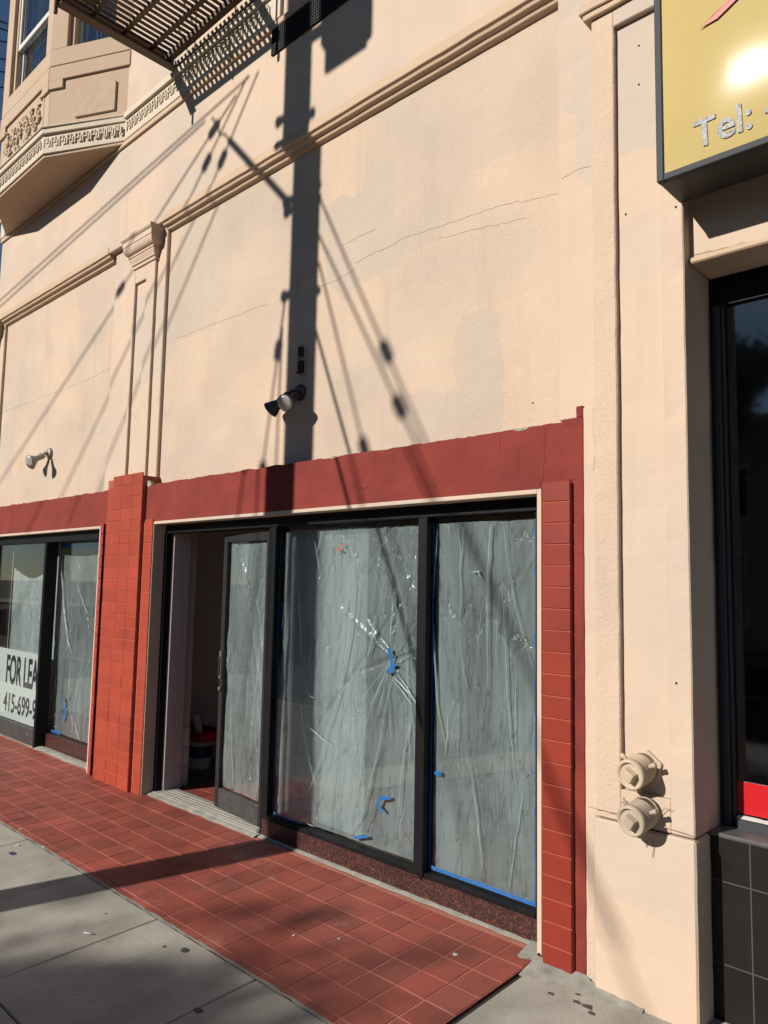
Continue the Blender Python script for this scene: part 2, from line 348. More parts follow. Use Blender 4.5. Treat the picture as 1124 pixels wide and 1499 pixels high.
# ------------------------------------------------------------------ the setting
XL, XR = -9.30, 3.0
def gsheet(x0, x1, y0, y1, dz, name, mat, n=1):
    m = MB(); m.add([(x0, y0, gz(y0)+dz), (x1, y0, gz(y0)+dz), (x1, y1, gz(y1)+dz), (x0, y1, gz(y1)+dz)], [(0, 1, 2, 3)])
    return m.build(name, mat)
tag(MB().add([(-600, -600, -.40), (600, -600, -.40), (600, 600, -.40), (-600, 600, -.40)], [(0, 1, 2, 3)]).build('ground', M['earth']), kind='structure')
ZR = gz(-4.3) - .13
tag(MB().add([(-80, -18, ZR), (40, -18, ZR), (40, -4.45, ZR), (-80, -4.45, ZR)], [(0, 1, 2, 3)]).build('road', M['asphalt']), kind='structure')
for i in range(14):
    tag(MB().box(-40+i*5, -38+i*5, -11.3, -11.18, ZR+.002, ZR+.006).build('lane_marking', M['paintline']), kind='structure')
kb = tag(MB().box(-80, 40, -4.45, -4.3, -.4, gz(-4.3)).build('kerb', M['kerb'], bevel=.015), kind='structure')
fk = tag(MB().box(-80, 40, -18.2, -18.0, -.4, ZR+.14).build('far_kerb', M['kerb'], bevel=.015), kind='structure')
tag(MB().box(-80, 40, -21.5, -18.2, -.4, ZR+.13).build('far_pavement', M['kerb']), kind='structure')

side = MB()
side.add([(-30, -4.3, gz(-4.3)-.012), (12, -4.3, gz(-4.3)-.012), (12, .3, gz(.3)-.012), (-30, .3, gz(.3)-.012)], [(0, 1, 2, 3)])
side = tag(side.build('sidewalk', M['joint']), kind='structure')
PW = .80
slab = bevbox_mesh('slab', PW-.007, .81-.007, .06, M['concrete'], .004, 1, S_G)
def put_slab(x, y): place(slab, 'slab', (x, y, S_G*y - .03), side)
for r_ in range(4):
    for c in range(-13, 6):
        put_slab(-2.68 + PW*(c+.5), -.962-.81*(r_+.5))
slab2 = bevbox_mesh('slab', PW-.007, 1.15-.007, .06, M['concrete'], .004, 1, S_G)
for c in range(1, 6):
    place(slab2, 'slab', (-2.68 + PW*(c+.5), .188-1.15/2, S_G*(.188-1.15/2)-.03), side)
for c in range(-13, -9):                            # round the corner of the block
    place(slab2, 'slab', (-2.68 + PW*(c+.5) - .05, .188-1.15/2, S_G*(.188-1.15/2)-.03), side)

# quarry tile strip along the shopfronts
T = .157
pav = MB().add([(XL, -.958, gz(-.958)+.0005), (-1.905, -.958, gz(-.958)+.0005), (-1.905, .30, gz(.3)*0+.0005), (XL, .30, .0005)], [(0, 1, 2, 3)])
pav = MB()
for (ya, yb) in ((-.958, 0.0), (0.0, .12)):
    pav.add([(XL, ya, S_G*min(ya, 0)-.001), (-1.905, ya, S_G*min(ya, 0)-.001), (-1.905, yb, S_G*min(yb, 0)-.001), (XL, yb, S_G*min(yb, 0)-.001)], [(0, 1, 2, 3)])
pav = tag(pav.build('tile_paving', M['grout']), kind='structure')
rows = [(.02, -.126), (-.130, -.283), (-.287, -.440), (-.444, -.597), (-.601, -.754), (-.758, -.911), (-.915, -.955)]
meshes = {}
rest = MB()
cols = int((-1.905 - XL)/T)
cnt = 0
order = [(c, r_) for c in range(cols) for r_ in range(len(rows))]
for c, r_ in order:
    y0, y1 = rows[r_]; x = -1.905 - T*(c+.5); y = (y0+y1)/2
    if cnt < 296:
        if r_ not in meshes: meshes[r_] = [bevbox_mesh('tile', T-.006-.001*q, abs(y1-y0)-.001*q, .02, M['pave'], .0022, 1, S_G) for q in range(2)]
        o = place(random.choice(meshes[r_]), 'tile', (x, y, S_G*y - .0085 + random.uniform(-.0008, .0008)), pav)
        o.rotation_euler = (random.uniform(-.004, .004), random.uniform(-.004, .004), random.uniform(-.006, .006)); cnt += 1
    else:
        rest.box(x-T/2+.003, x+T/2-.003, y0, y1, S_G*y-.015, S_G*y+.0012)
o = rest.build('tile', M['pave'], pav); o['kind'] = 'stuff'
# ragged concrete edge beside the tiles
m = MB(); xs = [XL + i*.06 for i in range(int((-1.9-XL)/.06)+1)]
vsr = []
for x in xs:
    a = -.952 + random.uniform(-.004, .006); b = -.968 + random.uniform(-.008, .004)
    vsr += [(x, a, gz(a)+.0022), (x, b, gz(b)+.0032)]
m.add(vsr, [(2*i, 2*i+1, 2*i+3, 2*i+2) for i in range(len(xs)-1)])
m.build('tile_edge', M['cement'], side)

# ------------------------------------------------------------------ the stucco building
YP, YF, YP1, YP2 = .115, .030, .083, .058          # panel, frieze, pilaster back and pilaster planes
B = empty('stucco_building', (-5.4, .1, 0), 'peach stucco corner building with red trimmed shopfronts and a bay window above', 'building')
ZS = Z(4.605, YF)                                   # underside of the frieze
def part(mb, name, mat, bevel=0.0, parent=None, label=None):
    o = mb.build(name, mat, parent or B, bevel)
    if label: o['label'] = label
    return o
XPR = X(-5.367, YP)                                 # right return of the middle pilaster
XJ = -1.785                                         # left edge of the smooth jamb strip
part(MB().box(XPR-.05, XJ+.02, YP, .30, 2.12, ZS+.1), 'wall_panel', M['stucco'], label='rough stucco panel crossed by hairline cracks')
XPL = X(-6.30, YP)
SH = -3.61                                          # bay rhythm of the facade
part(MB().box(XPR+SH-.05, XPL+.02, YP, .30, 2.12, ZS+.1), 'wall_panel', M['stucco'])
part(MB().box(XL, XR, YF, .30, ZS, 10.5), 'frieze_wall', M['smooth'], .006)
part(MB().box(XL, XL+.25, .30, 8.0, 0, 10.5).box(XL+.25, XR, 7.8, 8.0, 0, 10.5), 'side_wall', M['smooth'])
part(MB().box(XL, XR, .3, 7.8, 10.2, 10.5), 'roof', M['kerb'])
mprof = [(YF-.006, ZS+.06), (YF-.006, ZS-.004), (YF+.012, ZS-.012), (YF+.018, ZS-.030), (YF+.044, ZS-.036), (YF+.052, ZS-.058), (YF+.078, ZS-.064), (YP+.02, ZS-.072), (YP+.02, ZS+.06)]
for a, b in ((XPR-.02, XJ+.02), (XPR+SH-.02, XPL+.02)):
    part(MB().prism(mprof, a, b), 'moulding', M['trim'], .003)

# pilasters between the shopfronts
def pilaster(dx):
    xl, xr = X(-6.30, YP1)+dx, XPR+dx
    xl = max(xl, XL)
    p = part(MB().box(xl, xr, YP1, .29, 2.40, ZS+.02), 'pilaster', M['smooth'], .006)
    a, b = -6.07+dx, X(-5.600, YP2)+dx
    pa, pb = X(-5.931, YP2)+dx, X(-5.745, YP2)+dx; zt = Z(4.175, YP2)
    a = max(a, XL+.002)
    sh = MB()
    if pa > a: sh.box(a, pa, YP2, YP1+.01, 2.44, ZS)
    sh.box(max(pb, a), b, YP2, YP1+.01, 2.44, ZS)
    if pa > a: sh.box(pa-.001, pb+.001, YP2+.0012, YP1+.01, zt, ZS)
    part(sh, 'shaft', M['smooth'], .004, p)
    cap = MB(); zc = ZS - .010
    prof = [(.0, -.262), (.010, -.262), (.010, -.244), (.022, -.240), (.026, -.222), (.034, -.205), (.040, -.186), (.040, -.178), (.047, -.178), (.047, -.160)]
    prof += [(.047 + .040*math.sin(t*math.pi/2/6), -.160 + .066*(1-math.cos(t*math.pi/2/6))) for t in range(1, 7)]
    prof += [(.087, -.090), (.092, -.090), (.092, -.046), (.100, -.040), (.110, -.028), (.110, -.010), (.104, 0.0), (.0, 0.0)]
    vv = []
    for o_, z_ in prof:
        xa_, xb_ = max(a-o_*.6, XL+.003), b+o_*.8
        vv += [(xa_, YP1+.02, zc+z_), (xa_, YP2-o_, zc+z_), (xb_, YP2-o_, zc+z_), (xb_, YP1+.02, zc+z_)]
    n4 = len(prof); cap.add(vv, [(4*i+q, 4*i+q+1, 4*i+q+5, 4*i+q+4) for i in range(n4-1) for q in range(3)] + [tuple(4*i+0 for i in range(n4))[:0] or (4*(n4-1), 4*(n4-1)+1, 4*(n4-1)+2, 4*(n4-1)+3)])
    part(cap, 'capital', M['smooth'], 0, p, 'stepped moulded capital')
    nb = MB().box(max(a-.008, XL+.004), b+.014, YP2-.014, YP1+.015, Z(4.300, YP2), Z(4.322, YP2))
    part(nb, 'neck_moulding', M['smooth'], .004, p)
    return p
pilaster(0); pilaster(SH)

# right-hand pilaster beside the neighbouring shop
YQ = -.065
xq0, xq1 = X(-1.62, YQ), X(-1.2045, YQ)
pr = part(MB().box(X(-1.675, -.03), xq1-.012, -.03, .29, 0, 2.44).box(XJ, xq1-.012, -.02, .29, 2.40, 10.4), 'jamb_pilaster', M['smooth'], .004, label='smooth wide jamb beside the main panel')
pa, pb = X(-1.509, YQ), X(-1.300, YQ); zt, zb = Z(4.215, YQ), Z(.800, YQ)
part(MB().box(xq0, pa, YQ, -.01, .69, 10.3), 'panel_stile', M['grainy'], .005, pr)
part(MB().box(pb, xq1, YQ, .205, .69, 10.3), 'panel_stile', M['smooth'], .005, pr)
part(MB().box(pa-.002, pb+.002, YQ+.0015, -.01, zt, 10.28), 'panel_rail', M['smooth'], .004, pr)
part(MB().box(pa-.002, pb+.002, YQ+.0015, -.01, .69, zb), 'panel_rail', M['grainy'], .004, pr)
part(MB().box(pa-.01, pb+.01, YQ+.028, -.005, zb-.02, zt+.02), 'recessed_panel', M['smooth'], 0, pr)
part(MB().box(xq0-.012, xq1+.006, YQ-.010, .075, gz(-.08)-.02, .684), 'plinth', M['smooth'], .008, pr)
part(MB().box(X(-1.66, -.03), xq0-.014, -.042, .05, -.02, .684), 'plinth', M['grainy'], .006, pr)
part(MB().box(xq0-.045, 0.2, YQ-.035, -.02, Z(4.33, YQ), Z(4.375, YQ)).box(xq0-.03, 0.2, YQ-.022, -.02, Z(4.30, YQ), Z(4.33, YQ)), 'cap_moulding', M['trim'], .004, pr)

def worn(o, axis, step=.07, amp=.0022, chip=.004):
    bm = bmesh.new(); bm.from_mesh(o.data); lo = min(v.co[axis] for v in bm.verts); hi = max(v.co[axis] for v in bm.verts)
    if hi > 4.6 - wloc(o).z and axis == 2: hi = 4.6 - wloc(o).z
    n_ = Vector((0, 0, 0)); n_[axis] = 1; t = lo+step
    while t < hi:
        bmesh.ops.bisect_plane(bm, geom=bm.verts[:]+bm.edges[:]+bm.faces[:], plane_co=n_*t, plane_no=n_, dist=1e-5); t += step*random.uniform(.6, 1.4)
    off = wloc(o)
    for v in bm.verts:
        w_ = v.co + off
        d = Vector((mnoise.noise(w_*9), mnoise.noise(w_*9+Vector((7, 3, 1))), mnoise.noise(w_*9+Vector((2, 9, 5)))))*amp
        c_ = mnoise.noise(w_*23+Vector((4, 4, 4)))
        if c_ > .35: d += Vector((0, (c_-.35)*chip*2, 0))
        d[axis] *= .2; v.co += d
    bm.to_mesh(o.data); bm.free()
for o_ in [pr]+list(pr.children): worn(o_, 2 if o_.name.split('.')[0] not in ('panel_rail', 'cap_moulding') else 0)
for o_ in B.children:
    nm_ = o_.name.split('.')[0]
    if nm_ == 'moulding': worn(o_, 0, .09, .0025)
    if nm_ == 'pilaster':
        worn(o_, 2, .09)
        for q_ in o_.children: worn(q_, 2, .08, .002)
# red band over the openings: ragged paint edge along the top
def red_band(x0, x1, yb, ztop, name='red_band'):
    n = int((x1-x0)/.025); m = MB(); top = []; 
    for i in range(n+1):
        x = x0+(x1-x0)*i/n
        j = mnoise.noise(Vector((x*7, 3.1, 0)))*.010 + mnoise.noise(Vector((x*30, 9.1, 0)))*.006
        top.append((x, ztop + j))
    ring = [(x0, 2.095)] + [(x1, 2.095)] + top[::-1]
    nn = len(ring)
    m.add([(x, yb, z) for x, z in ring] + [(x, .30, z) for x, z in ring],
          [tuple(range(nn))] + [(i, (i+1) % nn, (i+1) % nn+nn, i+nn) for i in range(nn)])
    return part(m, name, M['redband'])
rb = red_band(-5.60, X(-1.735, 0)+.02, -.004, 2.395)
rb['label'] = 'dark red painted lintel band with chipped edge'
rbl = red_band(XL+.02, -6.13, -.004, 2.398)
rc = part(MB().box(X(-1.760, 0), X(-1.672, -.033), -.034, .29, -.01, 2.40).box(X(-1.69, 0), X(-1.674, -.033), -.0335, .1, 2.399, 2.452), 'red_margin', M['redband'], .004)
# chips and plaster patches along the paint edges
for (x, y, z, a, b) in ((-5.52, -.006, 2.405, .05, .03), (-3.33, -.006, 2.392, .03, .010), (-2.0, -.006, 2.392, .05, .008)):
    m = MB(); n = 13; ring = []
    for i in range(n):
        an = 2*math.pi*i/n; q = random.uniform(.6, 1.1); ring.append((x + a*q*math.cos(an), z + b*q*math.sin(an)))
    m.prism(ring, y, y+.03, 'y'); part(m, 'plaster_chip', M['chip'], 0, rb)

worn(rc, 2, .06, .003, .008); worn(rb, 0, .3, .002)
# tile clad piers
ROW = .0962
def tile_set(parent, x0, cuts, y, rows_, mat, th=.010, z0=0.0, gap=.0055):
    """rows of tiles; cuts: column edges"""
    cache = {}
    for r_ in rows_:
        zc = z0 + ROW*(r_+.5)
        for i in range(len(cuts)-1):
            wd = round(cuts[i+1]-cuts[i]-(.004 if r_ < 9 else .0014), 4); kk = (wd,)
            if kk not in cache: cache[kk] = bevbox_mesh('tile', wd, th, ROW-gap, mat, .0024)
            o = place(cache[kk], 'tile', ((cuts[i]+cuts[i+1])/2, y-th/2+.003 + random.uniform(-.0007, .0007), zc), parent)
            o.rotation_euler = (random.uniform(-.006, .006), 0, random.uniform(-.008, .008))
def pier(dx, full=True):
    yb = -.036; a, b = X(-6.205, yb)+dx, X(-5.616, yb)+dx
    p = part(MB().box(max(a, XL+.01), b, yb-.003, .29, -.02, ROW*26-.03), 'tile_pier', M['mortar'], 0, None, 'orange red tile clad pier between the two shopfronts' if full else None)
    if full:
        c1 = [a, a+.215, a+.405, b]; c2 = [a, a+.25, a+.42, b]
        for r_ in range(25): tile_set(p, 0, c1 if r_ < 12 else c2, yb, [r_], M['redtile'])
        tile_set(p, 0, [a+.085, a+.25, a+.42, b], yb, [25], M['redtile'])
        # narrow tile columns set back each side
        ys = -.010
        q0, q1 = b+.004, X(-5.423, ys)+dx
        part(MB().box(b+.0005, q1, ys-.003, .285, -.01, 2.094), 'pier_return', M['mortar'], 0, p)
        tile_set(p, 0, [q0+.018, q1], ys, range(0, 22), M['redtile2' if 0 else 'redtile'])
        l0, l1 = X(-6.290, ys)+dx, X(-6.236, ys)+dx
        part(MB().box(l0, l1, ys+.003, .285, -.01, 2.094).box(l1-.001, a+.001, .03, .285, -.01, 2.094), 'pier_return', M['mortardark'], 0, p)  # dark backing: the shade of the groove is put into the colour
        tile_set(p, 0, [l0, l1], ys-.008, range(0, 22), M['redtile'])
    return p
pier(0); pier(SH, False)
yt = -.052
tc = part(MB().box(X(-1.885, yt), X(-1.740, yt), yt-.003, .29, -.03, 2.105), 'tile_column', M['mortar'], 0, None, 'single column of dark red tiles at the right of the shopfront')
tile_set(tc, 0, [X(-1.885, yt), X(-1.738, yt)], yt, range(0, 22), M['redtile2'])

# ---- openings: beige edge strips, soffits
def strip(x0, x1, z0, z1, y0=-.008, y1=.16, name='opening_trim'):
    return part(MB().box(x0, x1, y0, y1, z0, z1), name, M['smooth'], .002)
strip(X(-5.423, 0), X(-5.400, 0), 0.0, 2.094); strip(-1.911, X(-1.887, 0), 0.0, 2.094)
strip(X(-5.40, 0), -1.911, 2.072, 2.094)
strip(-6.318, -6.294, 0.0, 2.094); strip(XL+.25, -6.318, 2.072, 2.094)

# ---- right shopfront frame
YW = .095
sf = part(MB().box(-5.40, -1.905, YW, YW+.10, 2.005, 2.072), 'shopfront_frame', M['black'], .003, None, 'black painted shopfront frame with two mullions')
XM1, XM1b = X(-3.945, YW), X(-3.872, YW)
XM2, XM2b = X(-2.655, YW), X(-2.582, YW)
for a, b in ((XM1, XM1b), (XM2, XM2b), (-1.985, -1.908)):
    part(MB().box(a, b, YW, YW+.12, .012, 2.006), 'mullion', M['black'], .004, sf)
part(MB().box(XM2b-.028, XM2b+.002, YW-.012, YW+.02, .10, 2.006), 'glazing_bead', M['black'], .003, sf)
part(MB().box(X(-5.290, YW), X(-5.205, YW), YW-.005, YW+.05, .012, 2.006), 'door_jamb', M['black'], .003, sf)
part(MB().box(XM1b-.04, -1.93, YW-.008, YW+.11, -.01, .112), 'granite_base', M['granite'], .003, sf, 'dark granite base with red flecks')
part(MB().box(XM1b-.03, -1.985, YW-.002, YW+.07, .112, .135), 'sill', M['black'], .002, sf)
def pane(x0, x1, z0, z1, y, parent, mat='glass', name='pane'):
    return part(MB().box(x0, x1, y, y+.006, z0, z1), name, M[mat], 0, parent)
pane(XM1b, XM2, .135, 2.005, YW+.03, sf); pane(XM2b, -1.985, .135, 2.005, YW+.03, sf)
# cement fillet at the base and under the door
def fillet(x0, x1, y, wdt, hgt, name='cement_fillet'):
    n = max(2, int((x1-x0)/.03)); m = MB(); vv = []
    for i in range(n+1):
        x = x0+(x1-x0)*i/n; q = wdt*(1+.35*mnoise.noise(Vector((x*9, 1.3, 0)))); hh = hgt*(1+.3*mnoise.noise(Vector((x*14, 7, 0))))
        vv += [(x, y-q, gz(y-q)+.001), (x, y-q*.55, hh*.75), (x, y+.01, hh)]
    m.add(vv, [(3*i+j, 3*i+j+3, 3*i+j+4, 3*i+j+1) for i in range(n) for j in range(2)], True)
    return m.build(name, M['cement'], B)
fillet(XM1b-.05, -1.94, YW-.004, .032, .014)
fillet(-5.40, XM1+.03, .075, .045, .016)
fillet(XL+.3, -6.32, .10, .055, .02)
random.seed(8); cp = MB(); na = 40; vv = []
for i in range(na+1):
    x = -1.985 + (.60)*i/na; t = i/na
    yb = .06 if x < -1.905 else (-.045 if x < -1.64 else -.07); wd = (.13 + .035*math.sin(t*5+.4))*(1-.55*t) + .03*mnoise.noise(Vector((x*16, 2, 0)))
    for q in range(7):
        f = q/6; y = yb+.01 - wd*f; hh = (.020*(1-f)**1.6 + .006*(1-f) + .005*mnoise.noise(Vector((x*26, y*26, 3))) * (1-f*.6))
        vv.append((x, y, gz(min(y, 0)) + (hh if q < 6 else -.002)))
cp.add(vv, [(i*7+q, (i+1)*7+q, (i+1)*7+q+1, i*7+q+1) for i in range(na) for q in range(6)], True)
cp.build('cement_patch', M['cement'], side)
part(MB().box(-5.38, XM1, .075, .26, -.01, .020), 'threshold', M['threshold'], .004, sf)
for i in range(4): part(MB().box(-5.30, XM1-.02, .095+.035*i, .107+.035*i, .020, .0255), 'threshold_rib', M['threshold'], .001, sf)

# ---- door leaf ajar
hx, hy = XM1-.015, .125
tipx, tipy = -4.715, .185
dv = Vector((tipx-hx, tipy-hy, 0)); dw = dv.length; du = dv.normalized(); dn = Vector((du.y, -du.x, 0))
if dn.y > 0: dn = -dn
def dbox(u0, u1, d0, d1, z0, z1, mb=None):
    m = mb or MB(); c = []
    for zz in (z0, z1):
        for (u, d) in ((u0, d0), (u1, d0), (u1, d1), (u0, d1)):
            c.append(Vector((hx, hy, zz)) + du*u - dn*d)
    return m.add(c, [(3,2,1,0),(4,5,6,7),(0,1,5,4),(1,2,6,5),(2,3,7,6),(3,0,4,7)])
m = MB(); dbox(0, .05, 0, .045, .03, 1.98, m); dbox(dw-.05, dw, 0, .045, .03, 1.98, m); dbox(.05, dw-.05, .001, .044, 1.92, 1.98, m)
dr = part(m, 'door', M['alu'], .003, None, 'glazed shop door standing ajar')
part(dbox(.05, dw-.05, .002, .043, .03, .165), 'kick_plate', M['blackworn'], .002, dr)
part(dbox(.05, dw-.05, .018, .024, .165, 1.92), 'pane', M['glass'], 0, dr)
part(dbox(dw-.043, dw-.012, -.014, .004, .93, 1.13), 'lock_plate', M['grey'], .003, dr)
part(dbox(dw-.036, dw-.020, -.024, -.013, .96, 1.09), 'handle', M['darklamp'], .004, dr)
kk = Vector((hx, hy, .86)) + du*(dw-.028) + dn*.002
part(MB().lathe(kk, dn, [(0, .016), (.012, .016), (.014, .012)], 14), 'cylinder_lock', M['grey'], 0, dr)

# ---- left shopfront
lf = part(MB().box(XL+.25, -6.318, .06, .20, 1.985, 2.072), 'shopfront_frame', M['black'], .003, None, 'black shopfront frame holding the poster window')
XA = -7.535
part(MB().box(XA-.045, XA, .045, .165, 0, 1.986), 'mullion', M['black'], .004, lf)
part(MB().box(XL+.25, -8.93, .06, .17, 0, 1.986), 'mullion', M['black'], .004, lf)
part(MB().box(-6.40, -6.318, .15, .20, 0, 1.986), 'mullion', M['black'], .004, lf)
part(MB().box(-8.93, XA-.045, .055, .12, .005, .165), 'base_panel', M['blackworn'], .004, lf)
part(MB().box(XA, -6.318, .14, .22, .005, .135), 'base_panel', M['granite'], .004, lf)
pane(-8.93, XA-.045, .165, 1.985, .085, lf); pane(XA, -6.40, .135, 1.985, .17, lf)
fx = part(MB().box(XA-.02, -6.32, .07, .15, -.005, .012), 'threshold', M['threshold'], .003, lf)

# ---- interior of the shops
part(MB().box(XL+.25, -1.2, .31, 7.8, -.06, -.002), 'shop_floor', M['shopfloor'])
itile = bevbox_mesh('tile', T-.006, T-.006, .016, M['pave'], .002)
fl = part(MB().box(-5.40, XM1+.1, .26, 1.35, -.05, -.0015), 'entry_floor', M['grout'])
for i in range(8):
    for j in range(7): place(itile, 'tile', (-5.32+T*i, .335+T*j, -.006), fl)
part(MB().box(XL+.25, -1.2, .30, 7.8, 3.0, 3.1), 'shop_ceiling', M['ceilpaint'])
part(MB().box(XL+.26, -1.2, 5.0, 5.1, -.02, 3.0).box(-1.30, -1.22, .3, 5.0, -.02, 3.0), 'inner_wall', M['interior'])
part(MB().box(-6.3, -5.42, .295, .41, -.01, 3.0).box(-6.2, -6.1, .41, 5.0, -.01, 3.0), 'partition_wall', M['pinkwall'], .004)
wt = bevbox_mesh('tile', .008, .105, .145, M['white'], .002)
pw = part(MB().box(-5.425, -5.419, .30, .41, 0, .46), 'wainscot', M['pinkwall'])
for j in range(3):
    place(wt, 'tile', (-5.416, .345+.0*j, .08+.15*j), pw)
part(MB().box(-5.40, -5.345, .147, .30, .0, 2.06), 'door_lining', M['pinkwall'], .003)
part(MB().box(-6.05, -5.30, 2.6, 2.75, 0, 1.30), 'wall_cupboard', M['cabinet'], .006)
part(MB().box(-6.05, -5.25, 1.7, 2.55, -.002, .42).box(-6.0, -5.3, 1.66, 1.70, .30, .36), 'work_bench', M['wood'], .006)

# ---- bay window on the upper floor
sc = 1.0405
def bz(z): return 1.632 + sc*(z-1.632)
PB = [Vector((-9.156, YF, 0)), Vector((-8.345, -.376, 0)), Vector((-7.107, -.376, 0)), Vector((-6.295, YF, 0))]
ZB0, ZB1 = bz(5.455), bz(5.715)
def polyslab(pts, z0, z1, out):
    m = MB(); q = []
    for i, p_ in enumerate(pts):
        q.append(p_)
    c = Vector((-7.726, .2, 0)); qq = []
    for p_ in q:
        d = (p_-c); d.z = 0; d.normalize(); qq.append(p_ + Vector((d.x*out, -out if p_.y < 0 else 0, 0)))
    m.prism([(p_.x, p_.y) for p_ in qq] + [(qq[-1].x, .2), (qq[0].x, .2)], z0, z1, 'z'); return m
bay = part(polyslab(PB, ZB0, ZB0+.03, .012), 'bay_window', M['bay'], .004, None, 'three sided bay with windows above the shopfront')
faces = []
for i in range(3):
    a, b = PB[i], PB[i+1]; u = (b-a).normalized(); n = Vector((u.y, -u.x, 0))
    if n.y > 0: n = -n
    faces.append((a, u, n, (b-a).length))
def fbox(fc, u0, u1, d0, d1, z0, z1, mb=None):
    a, u, n, ln = fc; m = mb or MB(); c = []
    for zz in (z0, z1):
        for (uu, d) in ((u0, d0), (u1, d0), (u1, d1), (u0, d1)): c.append(a + u*uu + n*d + Vector((0, 0, zz)))
    return m.add(c, [(3,2,1,0),(4,5,6,7),(0,1,5,4),(1,2,6,5),(2,3,7,6),(3,0,4,7)])
TT = .12
for fi, fc in enumerate(faces):
    ln = fc[3]; m = MB()
    wl0, wl1 = ((.19, ln-.19) if fi != 1 else (.235, ln-.115+0.0))
    if fi == 1: wl0, wl1 = .16, ln-.13
    if fi == 2: wl0, wl1 = .18, .74
    zs, zh = bz(6.515), 8.6
    fbox(fc, -.004, ln+.004, -TT, -.010, ZB1, bz(6.34), m)              # apron
    w_ = part(m, 'bay_apron', M['bay'], .003, bay)
    m = MB(); fbox(fc, -.002, ln+.002, -TT, .004, bz(6.35), zs, m)
    fbox(fc, -.002, wl0, -TT, .003, zs, 9.6, m); fbox(fc, wl1, ln+.002, -TT, .003, zs, 9.6, m)
    part(m, 'bay_wall', M['bay'], .003, bay)
    m = MB(); fbox(fc, .0, ln*1.0, -.02, .012, bz(6.20), bz(6.335), m)
    if fi != 1: 
        fbox(fc, .0, .165, -.02, .0125, bz(6.118), bz(6.203), m)
    else:
        fbox(fc, ln-.15, ln, -.02, .0125, bz(6.108), bz(6.203), m); fbox(fc, 0, .15, -.02, .0125, bz(6.108), bz(6.203), m)
    part(m, 'apron_moulding', M['bay'], .003, bay)
    if fi != 1:
        part(fbox(fc, .32, .765, -.02, .010, bz(5.80), bz(6.076)), 'apron_panel', M['ornament'], .003, bay)
    # window
    fr = MB(); f0, f1 = wl0, wl1
    fbox(fc, f0, f0+.05, -.10, -.035, zs, zh, fr); fbox(fc, f1-.05, f1, -.10, -.035, zs, zh, fr)
    fbox(fc, f0+.05, f1-.05, -.10, -.036, zh-.05, zh, fr); fbox(fc, f0+.05, f1-.05, -.10, -.036, zs, zs+.03, fr)
    wf = part(fr, 'window', M['bay'], .003, bay)
    zm = bz(7.02)
    sa = MB(); g0, g1 = f0+.05, f1-.05
    fbox(fc, g0, g0+.035, -.085, -.045, zm, zh-.05, sa); fbox(fc, g1-.035, g1, -.085, -.045, zm, zh-.05, sa); fbox(fc, g0+.035, g1-.035, -.085, -.044, zm, zm+.055, sa)
    part(sa, 'upper_sash', M['whitewood'], .003, wf)
    sa = MB(); fbox(fc, g0, g0+.035, -.125, -.09, zs+.03, zm+.02, sa); fbox(fc, g1-.035, g1, -.125, -.09, zs+.03, zm+.02, sa); fbox(fc, g0+.035, g1-.035, -.125, -.091, zs+.03, zs+.08, sa)
    part(sa, 'lower_sash', M['whitewood'], .003, wf)
    part(fbox(fc, g0+.03, g1-.03, -.068, -.062, zm, zh-.05), 'pane', M['upglass'], 0, wf)
    part(fbox(fc, g0+.03, g1-.03, -.108, -.102, zs+.05, zm+.02), 'pane', M['upglass'], 0, wf)
    cu = MB(); npl = 10
    for q in range(npl):                                                # pleated curtain behind the glass
        ua = g0 + (g1-g0)*.5*q/npl; ub = ua + (g1-g0)*.5/npl*.7; dd = -.17 - .02*(q % 2)
        fbox(fc, ua, ub, dd-.004, dd, zs+.03, zh-.06, cu)
    part(cu, 'curtain', M['white'], 0, wf)
part(MB().prism([(p_.x+(.15 if i == 0 else -.15 if i == 3 else 0), p_.y+.13) for i, p_ in enumerate(PB)], ZB1+.02, ZB1+.04, 'z'), 'bay_floor', M['bay'], 0, bay)
part(MB().prism([(p_.x+(.2 if i < 2 else -.2), p_.y+.45) for i, p_ in enumerate(PB)] , bz(6.4), bz(6.42), 'z'), 'room_floor', M['cabinet'], 0, bay)
# cream fret band round the bay and along the wall
band = part(polyslab(PB, ZB0+.028, bz(5.655), .030), 'fret_band', M['cream'], .003, bay)
part(polyslab(PB, bz(5.655), ZB1-.012, .055), 'band_cornice', M['cream'], .004, bay)
part(polyslab(PB, ZB1-.012, ZB1+.004, .070), 'band_cornice', M['cream'], .004, bay)
def fret_mesh():
    m = MB(); t = .012; wd, hh = .074, .092; s_ = .012
    for (x0, x1, z0, z1) in ((0, s_, 0, hh-.0), (s_, .050, hh-s_, hh), (.050-s_, .050, hh*.40, hh-s_), (.022, .050-s_, hh*.40, hh*.40+s_), (.050, .074, 0, s_), (.062, .074, s_, hh*.72)):
        m.box(x0, x1, 0, t, z0, z1)
    me = bpy.data.meshes.new('fret'); me.from_pydata([tuple(q) for q in m.v], [], m.f); me.materials.append(M['cream']); return me
fret = fret_mesh()
def frets(a, b, n, parent, d=.031):
    u = (b-a).normalized(); ln = (b-a).length; cnt_ = int(ln/.088)
    for i in range(cnt_):
        p_ = a + u*(.01+.088*i) + n*d; o = place(fret, 'fret', (p_.x, p_.y, ZB0+.085), parent)
        o.rotation_euler = (0, 0, math.atan2(u.y, u.x)); 
        # local -y must face outward
        if (Matrix.Rotation(math.atan2(u.y, u.x), 3, 'Z') @ Vector((0, -1, 0))).dot(n) < 0: pass
        o.location -= n*.0 + Vector((0, 0, 0))
for fi in (1, 2):
    a, u, n, ln = faces[fi]; frets(a + n*.008, a + u*ln + n*.008, n, band, .034)
